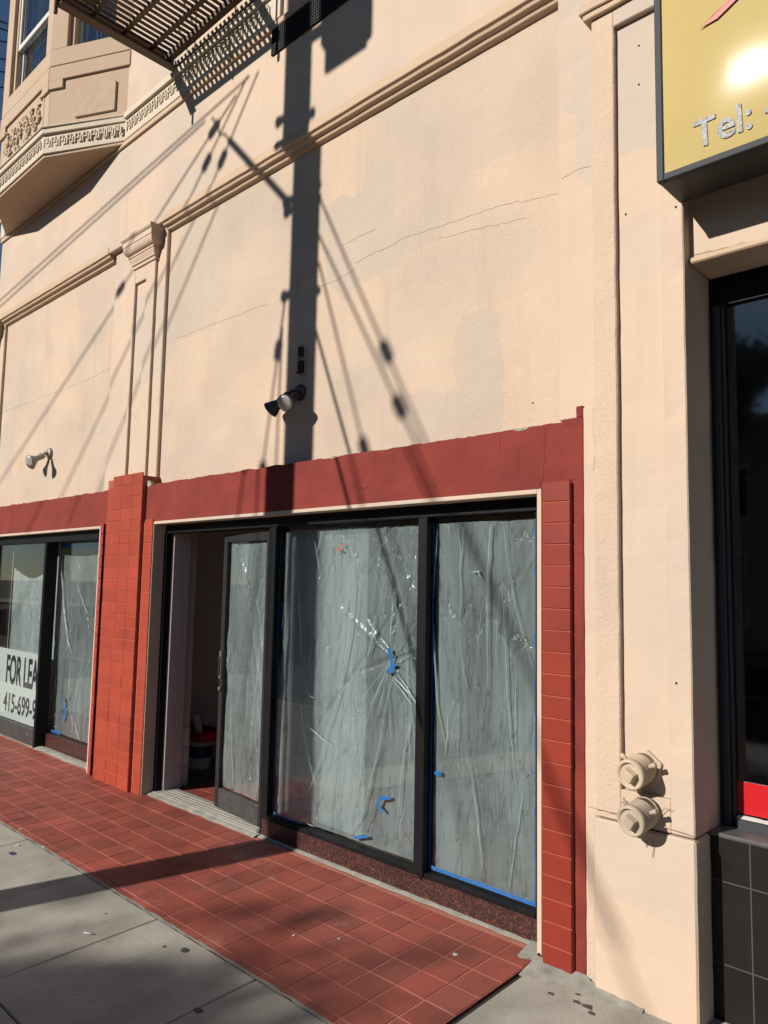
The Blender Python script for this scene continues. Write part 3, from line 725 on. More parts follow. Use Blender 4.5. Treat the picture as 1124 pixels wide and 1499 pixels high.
part(MB().box(XL, PB[0].x-.02, YF-.028, YF+.05, ZB0+.020, bz(5.655)), 'fret_band', M['cream'], .003)
Bx = part(MB().box(PB[3].x+.02, X(-3.985, YF), YF-.028, YF+.05, ZB0+.020, bz(5.655)), 'fret_band', M['cream'], .003, None, 'cream fret band running along the wall')
part(MB().box(PB[3].x+.03, XR, YF-.055, YF+.05, bz(5.655), ZB1-.005).box(XL, PB[0].x-.03, YF-.055, YF+.05, bz(5.655), ZB1-.005), 'band_cornice', M['cream'], .004, Bx)
part(MB().box(XL, XR, YF-.022, YF+.05, ZB0-.028, ZB0+.019), 'band_moulding', M['trim'], .005, Bx)
frets(Vector((PB[3].x+.05, YF, 0)), Vector((X(-4.03, YF), YF, 0)), Vector((0, -1, 0)), Bx, .039)
# plaster scrolls on the front apron
orn = MB(); random.seed(11)
fc = faces[1]; a, u, n, ln = fc
def curl(uc, zc, r0, turns, sgn, ph):
    pts = []; st = int(16*turns)
    for i in range(st+1):
        t = i/st; an = ph + sgn*turns*2*math.pi*t; rr = r0*(1-.8*t)
        pts.append(a + u*(uc+rr*math.cos(an)) + n*.004 + Vector((0, 0, zc+rr*math.sin(an))))
    orn.tube(pts, [.015*(1-.6*i/st)+.003 for i in range(st+1)], 6)
zc = bz(5.93)
for sx in (-1, 1):
    for (du_, dz_, r_, ph) in ((.08, .06, .06, 0), (.17, -.02, .075, 1.2), (.27, .05, .06, 2.2), (.34, -.06, .05, .4), (.12, -.10, .055, 3), (.40, .06, .045, 1.7), (.23, .13, .04, .5), (.05, .15, .05, 2.5), (.42, -.02, .035, 0)):
        curl(ln*.50+sx*du_, zc+dz_, r_, 1.3, sx, ph if sx > 0 else math.pi-ph)
for q in range(26):
    uu = ln*.5 + random.uniform(-.45, .45); zz = zc + random.uniform(-.17, .19)
    p_ = a + u*uu + n*.0 + Vector((0, 0, zz)); an = random.uniform(0, 6.28); e = u*math.cos(an)*.035 + Vector((0, 0, math.sin(an)*.035))
    orn.tube([p_-e, p_+n*.012, p_+e], [.004, .014, .004], 6)
part(orn, 'plaster_scroll', M['ornament'], 0, bay, 'scrolling plaster leaf ornament')
part(fbox(fc, ln*.5-.5, ln*.5+.5, -.02, -.005, zc-.2, zc+.22), 'scroll_panel', M['ornament'], .003, bay)

# ---- louvred grille under the fret band
gx0, gx1 = X(-4.090, YF), X(-2.6, YF); gz0, gz1 = Z(5.350, YF), ZB0-.03
g = part(MB().box(gx0, gx1, YF-.006, YF+.03, gz0, gz1), 'vent_grille', M['mesh'], .002, None, 'black mesh vent grille under the cornice')
bars = MB(); n = int((gx1-gx0)/.022)
for i in range(n+1): bars.box(gx0+.022*i, gx0+.022*i+.006, YF-.014, YF-.005, gz0, gz1)
part(bars, 'grille_bars', M['mesh'], 0, g)['kind'] = 'stuff'
bars = MB()
for i in range(int((gz1-gz0)/.022)+1): bars.box(gx0, gx1, YF-.0155, YF-.0045, gz0+.022*i, gz0+.022*i+.006)
part(bars, 'grille_bars', M['mesh'], 0, g)['kind'] = 'stuff'

# ---- hairline cracks in the plaster
def crack(pts, y, wdt=.0014, parent=B, mat='crack', jit=.010, step=.03):
    P_ = []
    for (x0, z0), (x1, z1) in zip(pts[:-1], pts[1:]):
        n_ = max(2, int(math.hypot(x1-x0, z1-z0)/step))
        for i in range(n_): P_.append((x0+(x1-x0)*i/n_, z0+(z1-z0)*i/n_))
    P_.append(pts[-1]); m = MB(); vv = []
    for i, (x, z) in enumerate(P_):
        j = jit*mnoise.noise(Vector((x*11, z*11, 5))) + jit*.5*random.uniform(-1, 1)
        wd = wdt*random.uniform(.4, 1.3); vv += [(x, y, z+j-wd), (x, y-.0012, z+j), (x, y, z+j+wd)]
    m.add(vv, [(3*i+q, 3*i+3+q, 3*i+4+q, 3*i+1+q) for i in range(len(P_)-1) for q in range(2)])
    return m.build('crack', M[mat], parent, recalc=False)
def px(px_, py_, y):
    d = rgt*0 + (px_-562)/1104.5*r2 - (py_-749.5)/1104.5*u2 + fwd; t = (y-CAM.y)/d.y; q = CAM + d*t; return (q.x, q.z)
for line in ([(255, 497), (330, 468), (392, 445)], [(520, 385), (600, 345), (650, 330), (735, 300), (818, 285)], [(470, 420), (520, 395)], [(640, 350), (700, 335), (770, 320)], [(0, 605), (120, 560), (180, 530)], [(500, 360), (550, 335)]):
    crack([px(a_, b_, YP) for a_, b_ in line], YP-.0006)
crack([px(a_, b_, -.02) for a_, b_ in ((822, 262), (845, 250), (864, 243))], -.0206)
for line in ([(868, 592), (868, 630), (872, 660), (868, 690)], [(888, 575), (884, 610)], [(874, 700), (873, 830)]):
    m_ = crack([px(a_, b_, -.031) for a_, b_ in line], -.0312, .003, pr)
crack([px(a_, b_, YQ-.0105) for a_, b_ in ((862, 1181), (935, 1199), (1016, 1224))], YQ-.0112, .0022, pr, 'crack', .002)
for line in ([(789, 715), (795, 700), (797, 660), (798, 625)], [(823, 712), (846, 700)], [(759, 683), (758, 660)], [(731, 660), (733, 636)], [(513, 712), (540, 716)]):
    crack([px(a_, b_, -.005) for a_, b_ in line], -.0052 if line[0][0] < 800 else -.0350, .0022, rb, 'mortardark', .012, .02)
random.seed(5)
holes = MB()
for (x_, y_, yy) in ((193, 690, YP2), (194, 607, YP2), (208, 590, YP2), (183, 680, YP1), (182, 610, YP1), (916, 314, YQ+.028), (989, 303, YQ), (935, 67, YQ+.028), (935, 124, YQ+.028), (990, 1000, YQ), (780, 590, YP), (885, 607, -.03), (885, 395, -.03)):
    a_, b_ = px(x_, y_, yy); holes.lathe((a_, yy-.0015, b_), (0, -1, 0), [(0, .005), (.001, .0035)], 8)
part(holes, 'screw_hole', M['rust'])['kind'] = 'stuff'

# ------------------------------------------------------------------ plastic film behind the glass
def film(name, x0, x1, z0, z1, y, mat, label, seed, creases, nx=130, nz_=180, amp=.017, knots=(), edge=None, rot=None):
    rd = random.Random(seed); L_ = []
    for _ in range(creases):
        cx, cz = rd.uniform(x0, x1), rd.uniform(z0, z1); an = R(90)+rd.gauss(0, .35); ln_ = rd.uniform(.2, .9)
        L_.append((cx, cz, math.cos(an), math.sin(an), ln_, rd.uniform(.004, .016), rd.choice((-1, 1))*rd.uniform(.4, 1)*amp))
    for (kx, kz, nrad, rad) in knots:
        for q in range(nrad):
            an = rd.uniform(0, 2*math.pi); ln_ = rad*rd.uniform(.5, 1.2)
            L_.append((kx+math.cos(an)*ln_*.5, kz+math.sin(an)*ln_*.5, math.cos(an), math.sin(an), ln_, rd.uniform(.005, .014), rd.uniform(.3, 1)*amp*1.3*rd.choice((-1, 1))))
    m = MB(); vv = []
    for j in range(nz_+1):
        for i in range(nx+1):
            x = x0+(x1-x0)*i/nx; z = z0+(z1-z0)*j/nz_
            d = .012*mnoise.noise(Vector((x*3, z*1.1, seed))) + .004*mnoise.noise(Vector((x*12, z*4, seed+3)))
            for (cx, cz, ux, uz, ln_, wd, h_) in L_:
                s_ = (x-cx)*ux + (z-cz)*uz
                if abs(s_) < ln_:
                    t_ = abs(-(x-cx)*uz + (z-cz)*ux)
                    if t_ < wd*2.5: d += h_*math.exp(-(t_/wd)*1.3)*(1-(s_/ln_)**2)
            zz = z + (edge(x, z) if edge else 0)
            p_ = Vector((x, y-d, zz))
            if rot: p_ = rot(p_)
            vv.append(p_)
    W_ = nx+1
    m.add(vv, [(j*W_+i, j*W_+i+1, (j+1)*W_+i+1, (j+1)*W_+i) for j in range(nz_) for i in range(nx)], True)
    o = m.build(name, M[mat], None, origin=((x0+x1)/2, y, z0), recalc=False)
    return tag(o, label, 'plastic sheet', 'plastic sheets masking the shop windows')
def folds(parent, x0, x1, z0, z1, y, seed, n, knots=(), mp_=None, lean=.22):
    """gathered folds: long thin curved ridges lying on the film"""
    rd = random.Random(seed); out = {'fold': MB(), 'foldsoft': MB()}; c0 = []
    for q in range(n):
        big = rd.random() < .35
        c0.append((rd.uniform(x0, x1), rd.uniform(z0, z1), R(90)+rd.gauss(0, lean), rd.uniform(.10, .5) if not big else rd.uniform(.5, 1.2), rd.uniform(.0008, .0022) if not big else rd.uniform(.002, .007), 'foldsoft' if big or rd.random() < .5 else 'fold', rd.uniform(-.25, .25)))
    for (kx_, kz_, m_, rad) in knots:
        for q in range(m_):
            an = rd.choice((rd.gauss(-.75, .28), rd.gauss(1.5, .3), rd.gauss(-1.75, .3), rd.gauss(.35, .3))); ln_ = rad*rd.uniform(.4, 1.5)
            c0.append((kx_+.5*ln_*math.cos(an), kz_+.5*ln_*math.sin(an), an, ln_, rd.uniform(.0010, .0035), rd.choice(('fold', 'foldsoft', 'foldsoft')), rd.uniform(-.3, .3)))
    for (cx, cz, an, ln_, rr, mk, bend) in c0:
        P_ = []; RR = []; st = max(8, int(ln_/.035))
        for i in range(st+1):
            t = i/st-.5; a2 = an + bend*t; x = cx + ln_*t*math.cos(a2); z = cz + ln_*t*math.sin(a2)
            x += .006*mnoise.noise(Vector((z*9, seed, cx*5))); 
            if not (x0 < x < x1 and z0 < z < z1): continue
            v = Vector((x, y - rr*.6 - .004*abs(mnoise.noise(Vector((z*5, cx*3, seed)))), z)); P_.append(mp_(v) if mp_ else v)
            RR.append(rr*(.25+1.5*(.25-t*t)*2)*(1+.5*mnoise.noise(Vector((z*20, cx, 1)))))
        if len(P_) > 3: out[mk].tube(P_, RR, 6)
    for mk, m_ in out.items():
        if m_.v:
            o = m_.build('fold', M[mk], parent); o['kind'] = 'stuff'
def foldpx(parent, y, lst):
    m = {'fold': MB(), 'foldsoft': MB()}
    for pts, rr, mk in lst:
        Q = [px(a_, b_, y) for a_, b_ in pts]; P_ = []; RR = []
        for i in range(len(Q)-1):
            for t in range(8):
                f = t/8; f2_ = f*f*(3-2*f)*.3 + f*.7; x = Q[i][0]+(Q[i+1][0]-Q[i][0])*f2_; z = Q[i][1]+(Q[i+1][1]-Q[i][1])*f
                P_.append(Vector((x+.003*mnoise.noise(Vector((z*14, x, 2))), y, z)))
        n_ = len(P_)
        for i in range(n_): RR.append(rr*(.15+math.sin(math.pi*(i+.5)/n_))*(1+.4*mnoise.noise(Vector((i*.7, rr*900, 1)))))
        m[mk].tube(P_, RR, 6)
    for mk, q in m.items():
        if q.v: q.build('fold', M[mk], parent)['kind'] = 'stuff'
def tape(parent, pts, wdt, y, name='tape'):
    """ragged strip of tape through the points"""
    m = MB(); vv = []; n_ = 0; dens = []
    for (xa, za), (xb, zb) in zip(pts[:-1], pts[1:]):
        st = max(2, int(math.hypot(xb-xa, zb-za)/.03))
        for i in range(st): dens.append((xa+(xb-xa)*i/st, za+(zb-za)*i/st))
    dens.append(pts[-1])
    for i, (x, z) in enumerate(dens):
        q = dens[min(i+1, len(dens)-1)]; q0 = dens[max(i-1, 0)]; t = Vector((q[0]-q0[0], 0, q[1]-q0[1])).normalized(); nn = Vector((-t.z, 0, t.x))
        e = wdt/2*(1+.25*random.uniform(-1, 1)); yy = y + .0015*random.uniform(-1, 1)
        vv += [Vector((x, yy, z))+nn*e, Vector((x, yy, z))-nn*wdt/2]
    m.add(vv, [(2*i, 2*i+1, 2*i+3, 2*i+2) for i in range(len(dens)-1)])
    return m.build(name, M['bluetape'], parent, recalc=False)
YS = YW+.046; YTp = YW+.0405
kx = X(-2.942*k(0)/k(.12)*1.0, 0)
KX, KZ = -2.97, 1.214
f1 = film('plastic_sheet', XM1b+.006, XM2-.006, .142, 1.975, YS+.03, 'film', 'clear plastic sheet bunched at a blue tape knot beside the open door', 3, 46, knots=((KX, KZ, 6, .45),))
f1b = film('plastic_sheet', XM1b+.004, -3.235, .150, 1.985, YS+.075, 'film2', 'second thicker plastic sheet hanging behind the bunched one near the door', 17, 26, 60, 150, amp=.014)
tape(f1, [(XM2-.012, .15), (XM2-.012, 1.97)], .012, YTp); tape(f1, [(XM1b+.006, .15), (XM1b+.006, 1.97)], .008, YTp)
tape(f1, [(XM1b+.02, .150), (XM1b+.30, .147)], .014, YTp)
def pxy(a_, b_, y): return px(a_, b_, y)
for pts, wd in (([(569, 948), (572, 965), (575, 985)], .024), ([(566, 985), (578, 972)], .02), ([(552, 1180), (556, 1169), (571, 1168)], .018), ([(552, 1178), (561, 1188)], .014), ([(518, 1226), (538, 1224)], .018)):
    tape(f1, [pxy(a_, b_, YTp+.004) for a_, b_ in pts], wd, YTp+.004, 'tape_patch')
folds(f1, XM1b+.03, XM2-.02, .16, 1.96, YS+.012, 5, 18, ((KX, KZ, 9, .36),))
foldpx(f1, YS+.008, [([(514, 768), (517, 860), (511, 930), (500, 1000), (472, 1100), (442, 1190)], .006, 'foldsoft'), ([(578, 862), (574, 900), (570, 945)], .005, 'fold'), ([(549, 900), (545, 935), (537, 965)], .009, 'foldsoft'),
    ([(572, 988), (557, 1080), (533, 1185), (508, 1228)], .005, 'foldsoft'), ([(575, 990), (590, 1005), (606, 1022)], .004, 'fold'), ([(574, 994), (592, 1016), (605, 1035)], .003, 'fold'), ([(575, 975), (592, 962), (606, 950)], .003, 'foldsoft'),
    ([(447, 1060), (468, 1078), (490, 1096)], .003, 'fold'), ([(448, 1010), (455, 1020), (460, 1022)], .003, 'fold'), ([(440, 1200), (462, 1212)], .003, 'fold'), ([(568, 1000), (571, 1060), (572, 1090)], .003, 'foldsoft'), ([(600, 1050), (588, 1130), (580, 1220)], .004, 'foldsoft'), ([(452, 768), (462, 800), (470, 850)], .004, 'foldsoft')])
f2 = film('plastic_sheet', XM2b+.006, -1.985, .142, 1.975, YS+.02, 'film', 'smooth plastic sheet edged all round with blue tape beside the tile column', 9, 26, amp=.008)
tape(f2, [(XM2b+.008, .15), (XM2b+.008, 1.97)], .012, YTp); tape(f2, [(-2.003, .15), (-2.003, 1.97)], .020, YTp)
tape(f2, [(XM2b+.02, .158), (-1.99, .155)], .020, YTp)
tape(f2, [pxy(636, 1131, YTp), pxy(646, 1133, YTp)], .022, YTp, 'tape_patch')
folds(f2, XM2b+.02, -2.02, .16, 1.96, YS+.004, 6, 15, lean=.13)
foldpx(f2, YS+.002, [([(735, 850), (742, 1000), (757, 1190)], .003, 'foldsoft'), ([(640, 775), (633, 900), (640, 1030), (655, 1110)], .005, 'foldsoft'), ([(690, 838), (700, 836), (705, 850)], .004, 'fold')])
def dplane(p_):      # local (u, -, z) on to the door leaf
    return Vector((hx, hy, p_.z)) + du*p_.x - dn*(.034+p_.y)
f3 = film('plastic_sheet', .056, dw-.056, .175, 1.91, 0.0, 'film', 'creased plastic sheet taped inside the ajar shop door', 21, 30, 50, 130, rot=lambda p_: dplane(Vector((p_.x, -p_.y*1.0, p_.z))))
# vertices were made in world space; put the origin at the door
for v in f3.data.vertices: v.co += Vector(f3.location)
f3.location = (hx, hy+.03, 0)
for v in f3.data.vertices: v.co -= Vector(f3.location)
def dfold(v): return dplane(Vector((v.x, -v.y, v.z)))
folds(f3, .07, dw-.07, .18, 1.9, .012, 8, 13, (), mp_=lambda v: Vector((hx, hy, v.z)) + du*v.x - dn*(.030))
f4 = film('plastic_sheet', XA-.02, -6.41, .15, 1.90, .205, 'film', 'drooping plastic sheet over the pane beside the orange tile pier', 33, 22, knots=((-7.2, .45, 10, .3),), edge=lambda x, z: -.05*max(0, (z-1.6)/.3)*math.sin((x+7.8)*2.2))
foldpx(f4, .19, [([(88, 805), (93, 880), (99, 935), (106, 960)], .008, 'fold'), ([(113, 855), (122, 882), (131, 905)], .004, 'fold'), ([(138, 945), (125, 985), (118, 1000)], .003, 'foldsoft'), ([(108, 1055), (114, 1075), (118, 1088)], .004, 'fold')])
folds(f4, XA+.05, -6.43, .17, 1.84, .19, 12, 16)
tape(f4, [(XA+.02, 1.955), (-6.42, 1.955)], .05, .182); tape(f4, [(XA+.25, .50), (XA+.33, .36), (XA+.28, .28)], .03, .182, 'tape_patch'); tape(f4, [(XA+.02, .16), (XA+.25, .155)], .02, .182, 'tape_patch')
f5 = film('plastic_sheet', -8.72, XA-.06, .80, 1.74, .20, 'film2', 'slack milky plastic sheet fallen behind the lease poster', 41, 16, 60, 70, amp=.02, edge=lambda x, z: (-.16*math.sin((x+8.72)*2.6)+.12*(x+8.72))*max(0, (z-.8)/.8))
folds(f5, -8.65, XA-.1, .82, 1.5, .185, 14, 14, lean=.9)
tape(f5, [px(16, 797, .10), px(24, 792, .10)], .03, .098, 'tape_patch')

# lease poster in the left window
yp_ = .105
pl, prr = X(-8.62, yp_), XA-.05
pz0, pz1 = .165+.005, Z(.905, yp_)
ps = empty('lease_poster', (-8.35, yp_, pz0), 'white poster with black FOR LEASE lettering inside the left window', 'poster')
part(MB().box(pl, prr, yp_, yp_+.003, pz0, pz1), 'sheet', M['paper'], 0, ps)
def letters(body, x0, x1, z0, z1, y, parent, mat='ink', bold=.0, name='lettering', fit_w=None):
    me = text_mesh(body, 1.0, M[mat], .0008, 1.0, bold, name)
    xs_ = [v.co.x for v in me.vertices]; zs_ = [v.co.z for v in me.vertices]; a0, a1, b0, b1 = min(xs_), max(xs_), min(zs_), max(zs_)
    for v in me.vertices:
        v.co.x = (v.co.x-a0)/(a1-a0)*(x1-x0); v.co.z = (v.co.z-b0)/(b1-b0)*(z1-z0)
        v.co.y = -.0008 if v.co.y < 0 else .0008
    return place(me, name, (x0, y, z0), parent)
letters('FOR LEA', px(9, 990, yp_)[0], px(56, 990, yp_)[0], px(40, 1008, yp_)[1], px(40, 963, yp_)[1], yp_-.002, ps, bold=.022)
letters('415-699-9', px(5, 1030, yp_)[0], px(53, 1040, yp_)[0], px(40, 1051, yp_)[1], px(40, 1021, yp_)[1], yp_-.002, ps, bold=.014)
# the poster runs past the first letters
part(MB().box(X(-8.83, yp_), pl, yp_+.0004, yp_+.0034, pz0, pz1-.02), 'sheet', M['paper'], 0, ps)

# ------------------------------------------------------------------ things on the wall
def flood(base, dirs, mats, label, grp='twin floodlights on the stucco'):
    y = YP; o = empty('floodlight', (base[0], y, base[1]), label, 'floodlight', grp)
    b = Vector((base[0], y, base[1])); mm, ml = mats
    part(MB().lathe(b, (0, -1, 0), [(0, .055), (.018, .055), (.03, .048), (.034, .03)], 20), 'back_plate', mm, 0, o)
    for q, (ex, ey, ez, ax) in enumerate(dirs):
        p0 = b + Vector((0, -.03, 0)); p1 = Vector((ex, ey, ez)); ax = Vector(ax).normalized()
        part(MB().tube([p0, p0+(p1-p0)*.5+Vector((0, -.01, .012)), p1], .013, 10), 'swivel_arm', mm, 0, o)
        hd = part(MB().lathe(p1, ax, [(-.01, .018), (.0, .026), (.09, .027), (.10, .034), (.155, .058), (.165, .058)], 20), 'lamp_head', mm, 0, o)
        part(MB().lathe(p1+ax*.158, ax, [(0, .053), (.010, .053), (.016, .040), (.018, .01)], 20), 'lens', ml, 0, hd)
fx0, fz0 = px(440, 575, YP)
flood((fx0, fz0), [(fx0-.055, YP-.06, fz0-.015, (-.60, -.30, -.52)), (fx0+.03, YP-.05, fz0-.035, (.22, -.70, -.42))], (M['darklamp'], M['lens']), 'dark twin floodlight in the pole shadow above the plastic covered windows')
fx0, fz0 = px(74, 664, YP)
flood((fx0, fz0), [(fx0-.05, YP-.07, fz0-.02, (-.55, -.35, -.50)), (fx0+.02, YP-.08, fz0-.04, (.2, -.75, -.38))], (M['lampgrey'], M['lens']), 'weathered grey twin floodlight above the lease poster window')
ex_, ez_ = px(444, 527, YP)
eb = empty('wall_bracket', (ex_, YP, ez_), 'rusty iron bracket on the wall over the dark floodlight', 'bracket')
part(MB().box(ex_-.03, ex_+.03, YP-.006, YP, ez_-.09, ez_+.09), 'plate', M['smooth'], .002, eb)
part(MB().box(ex_-.02, ex_+.012, YP-.035, YP-.006, ez_+.02, ez_+.085).box(ex_-.026, ex_+.02, YP-.03, YP-.006, ez_-.085, ez_-.01).box(ex_-.036, ex_+.026, YP-.04, YP-.005, ez_-.092, ez_-.084), 'clip', M['rust'], .003, eb)
part(MB().lathe((ex_-.004, YP-.03, ez_+.005), (0, -1, 0), [(0, .014), (.012, .014)], 8), 'bolt', M['grey'], 0, eb)

def fdc(cx, cz, y, mat, label, plate=True):
    o = empty('fire_hose_connection', (cx, y, cz), label, 'hose connection', 'capped fire hose connections on the pilaster')
    c = Vector((cx, y, cz)); ax = Vector((-.10, -1, -.16)).normalized()
    if plate:
        ring = [(cx+.078*math.cos(a_), cz+.07*math.sin(a_)) for a_ in [R(20+60*i) for i in range(6)]]
        part(MB().prism(ring, y-.012, y+.004, 'y'), 'wall_plate', mat, .003, o)
    else:
        part(MB().lathe(c, (0, -1, 0), [(0, .06), (.012, .056)], 16), 'wall_plate', mat, 0, o)
    prof = [(0, .056)] + [q for t in range(5) for q in ((.026+.013*t, .0565), (.029+.013*t, .0590), (.034+.013*t, .0590), (.037+.013*t, .0565))] + [(.092, .060), (.112, .060), (.117, .056), (.118, .050), (.106, .047)]
    cap = part(MB().lathe(c, ax, prof, 28), 'cap', mat, 0, o)
    up = Vector((0, 0, 1)); sx_ = ax.cross(up).normalized(); sz = sx_.cross(ax)
    e = c + ax*.102; m = MB(); rt = math.cos(R(32)); st = math.sin(R(32))
    s1 = sx_*rt + sz*st; s2 = -sx_*st + sz*rt; qq = []
    for t in (0, .034):
        for (a_, b_) in ((-1, -1), (1, -1), (1, 1), (-1, 1)): qq.append(e + ax*t + s1*a_*(.024-.003*(t > 0)) + s2*b_*(.024-.003*(t > 0)))
    m.add(qq, [(3,2,1,0),(4,5,6,7),(0,1,5,4),(1,2,6,5),(2,3,7,6),(3,0,4,7)])
    part(m, 'square_nut', mat, .002, cap)
    for an in (R(35), R(155), R(275)):
        d = sx_*math.cos(an) + sz*math.sin(an)
        part(MB().lathe(c+ax*.050+d*.055, d, [(0, .010), (.020, .009), (.026, .011), (.033, .008)], 10), 'lug', mat, 0, cap)
    return o
yq_ = YQ+.026
x_, z_ = px(944, 1122, yq_); fdc(x_, z_, yq_, M['fdc'], 'upper peach painted hose connection cap with six sided wall plate')
yq2 = YQ-.012
x_, z_ = px(945, 1188, yq2); f_ = fdc(x_, z_, yq2, M['fdc2'], 'lower weathered grey hose connection cap at the plinth joint', False)
vn = empty('dry_vine', (x_+.05, yq2, z_-.04), 'dry brown vine stems hanging from the lower hose connection cap', 'vine')
for pts in ([(962, 1195), (972, 1184), (982, 1185)], [(955, 1228), (957, 1240), (955, 1255)], [(946, 1232), (946, 1240)], [(960, 1188), (963, 1198), (960, 1207)]):
    part(MB().tube([(*[px(a_, b_, YQ-.016)[0]], YQ-.016, px(a_, b_, YQ-.016)[1]) for a_, b_ in pts], .0012, 5), 'stem', M['dryvine'], 0, vn)

# ------------------------------------------------------------------ neighbouring shop
NB = empty('neighbouring_shopfront', (0.4, .2, 0), 'dark shopfront with black tiled bulkhead beside the peach pilaster', 'shopfront')
xn0 = xq1 + .0
zl = px(1014, 384, -.01)[1]
li = part(MB().box(xn0-.01, XR, .0, .29, zl+.02, 4.4), 'lintel_wall', M['smooth'], .003, NB)
part(MB().box(xn0+.004, XR, -.022, .20, zl-.008, zl+.018), 'lintel_moulding', M['trim'], .006, NB)
crack([px(a_, b_, -.001) for a_, b_ in ((1013, 376), (1060, 362), (1124, 350))], -.0012, .004, NB, 'crack', .012)
YN = .215
part(MB().box(xn0-.005, XR, YN-.005, YN+.09, zl-.13, zl-.009), 'window_head', M['black'], .003, NB)
nf = part(MB().box(xn0+.012, xn0+.020, YN-.020, YN+.05, .70, zl-.13).box(xn0+.022, xn0+.044, YN-.030, YN+.05, .70, zl-.131).box(xn0+.046, xn0+.056, YN-.012, YN+.05, .70, zl-.132), 'window_frame', M['grey'], .003, NB)
nf.data.materials[0] = M['signframe']
for zz in (2.70, 2.30, 1.95, 1.6, 1.25, .95):
    part(MB().lathe((xn0+.033, YN-.030, zz), (0, -1, 0), [(0, .006), (.003, .005)], 8), 'screw', M['darklamp'], 0, nf)
part(MB().box(xn0+.06, XR, YN-.028, YN+.05, .690, .728), 'window_sill', M['signframe'], .004, NB)
part(MB().box(xn0+.055, XR, YN+.015, YN+.021, .72, zl-.13), 'pane', M['darkglass'], 0, NB)
part(MB().box(xn0+.058, XR, YN+.011, YN+.0145, .745, .870), 'red_strip', M['redvinyl'], 0, NB)
m = MB(); n = 40; vv = []
for i in range(n+1):
    x = xn0+.062 + 1.0*i/n; vv += [(x, YN-.012, .729), (x, YN+.009, .736+.007*mnoise.noise(Vector((x*25, 0, 0)))+.003)]
m.add(vv, [(2*i, 2*i+1, 2*i+3, 2*i+2) for i in range(n)]); m.build('sealant', M['white'], NB, recalc=False)
YT = .075
bk = part(MB().box(xn0-.06, XR, YT-.0025, .30, -.02, .682), 'bulkhead', M['blackgrout'], 0, NB)
part(MB().box(xn0-.06, XR, YT-.004, YN, .682, .695), 'bulkhead_cap', M['grey'], .002, bk)
bt = bevbox_mesh('tile', .302, .010, .302, M['blacktile'], .0015)
xj = px(1099, 1300, YT)[0]; zj = px(1109, 1428, YT)[1]
for i in range(-1, 11):
    for j in range(-1, 2):
        z0_, z1_ = max(zj + .305*j, -.01), min(zj + .305*(j+1), .681); x0_, x1_ = max(xj + .305*i, xn0-.059), xj + .305*(i+1)
        if z1_ - z0_ > .02 and x1_ - x0_ > .02:
            part(MB().box(x0_+.0028, x1_-.0028, YT-.0045, YT+.006, z0_+.0028, z1_-.0028), 'tile', M['blacktile'], .001, bk)
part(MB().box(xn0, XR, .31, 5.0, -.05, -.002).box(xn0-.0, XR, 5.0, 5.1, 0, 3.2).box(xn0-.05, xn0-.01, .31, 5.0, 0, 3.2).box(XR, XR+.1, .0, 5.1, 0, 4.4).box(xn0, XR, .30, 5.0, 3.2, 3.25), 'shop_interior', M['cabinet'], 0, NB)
part(MB().box(-.9, .8, 1.6, 1.65, .9, 1.5).box(-.5, -.3, 2.2, 2.25, 1.0, 1.2), 'shelf', M['white'], .004, NB)

# lightbox sign
YSg = -.285; sx0 = px(963, 269, YSg)[0]; sz0 = px(963, 269, YSg)[1]
sg = empty('lightbox_sign', (sx0+.9, YSg, sz0), 'gold faced lightbox sign in a dark metal cabinet with silver lettering', 'sign')
fwid = .027
sx1, sz1 = sx0+2.0, sz0+1.05
part(MB().box(sx0, sx1, YSg+.004, -.072, sz0+.002, sz1), 'cabinet', M['signunder'], .003, sg)
m = MB(); m.box(sx0-.001, sx0+fwid, YSg-.012, YSg+.02, sz0, sz1+.01); m.box(sx1-fwid, sx1+.001, YSg-.012, YSg+.02, sz0, sz1+.01)
m.box(sx0+fwid, sx1-fwid, YSg-.0115, YSg+.02, sz0-.0005, sz0+fwid); m.box(sx0+fwid, sx1-fwid, YSg-.0115, YSg+.02, sz1-fwid, sz1+.009)
part(m, 'frame', M['signframe'], .003, sg)
fm = MB(); na, nb_ = 30, 24; fv = []; BUL = .036           # the acrylic face bows out a little
def bul(x, z):
    u_ = (x-sx0-fwid)/(sx1-sx0-2*fwid); v_ = (z-sz0-fwid)/(sz1-sz0-2*fwid); return BUL*4*v_*(1-v_)*(1-abs(2*u_-1)**10)
for j in range(nb_+1):
    for i in range(na+1):
        x = sx0+fwid-.003 + (sx1-sx0-2*fwid+.006)*i/na; z = sz0+fwid-.003 + (sz1-sz0-2*fwid+.006)*j/nb_; fv.append((x, YSg-.003-max(0, bul(x, z)), z))
fm.add(fv, [(j*(na+1)+i, j*(na+1)+i+1, (j+1)*(na+1)+i+1, (j+1)*(na+1)+i) for j in range(nb_) for i in range(na)], True)
face = fm.build('face', M['gold'], sg, recalc=False)
def spx(a_, b_): return px(a_, b_, YSg-.004)
a_, b_ = spx(1017, 216); c_, d_ = spx(1112, 152)
letters('Tel: 4', a_, spx(1124, 170)[0]+.062, spx(1031, 216)[1], spx(1020, 181)[1], YSg-.0042, face, 'silver', .016)
le = [c for c in face.children if c.name.startswith('letter')][0]
for v in le.data.vertices: v.co.y -= bul(v.co.x+a_, v.co.z+spx(1031, 216)[1]) + .0025
q = [spx(x_, y_) for x_, y_ in ((1029, 50), (1050, 30), (1068, 12), (1085, -6), (1100, -22), (1108, -22), (1092, 0), (1073, 19), (1055, 36))]
part(MB().prism([(x_, z_) for x_, z_ in q], YSg-.0052, YSg-.0035, 'y'), 'brush_stroke', M['pinkbrush'], 0, face)
bs_ = [c for c in face.children if c.name.startswith('brush')][0]
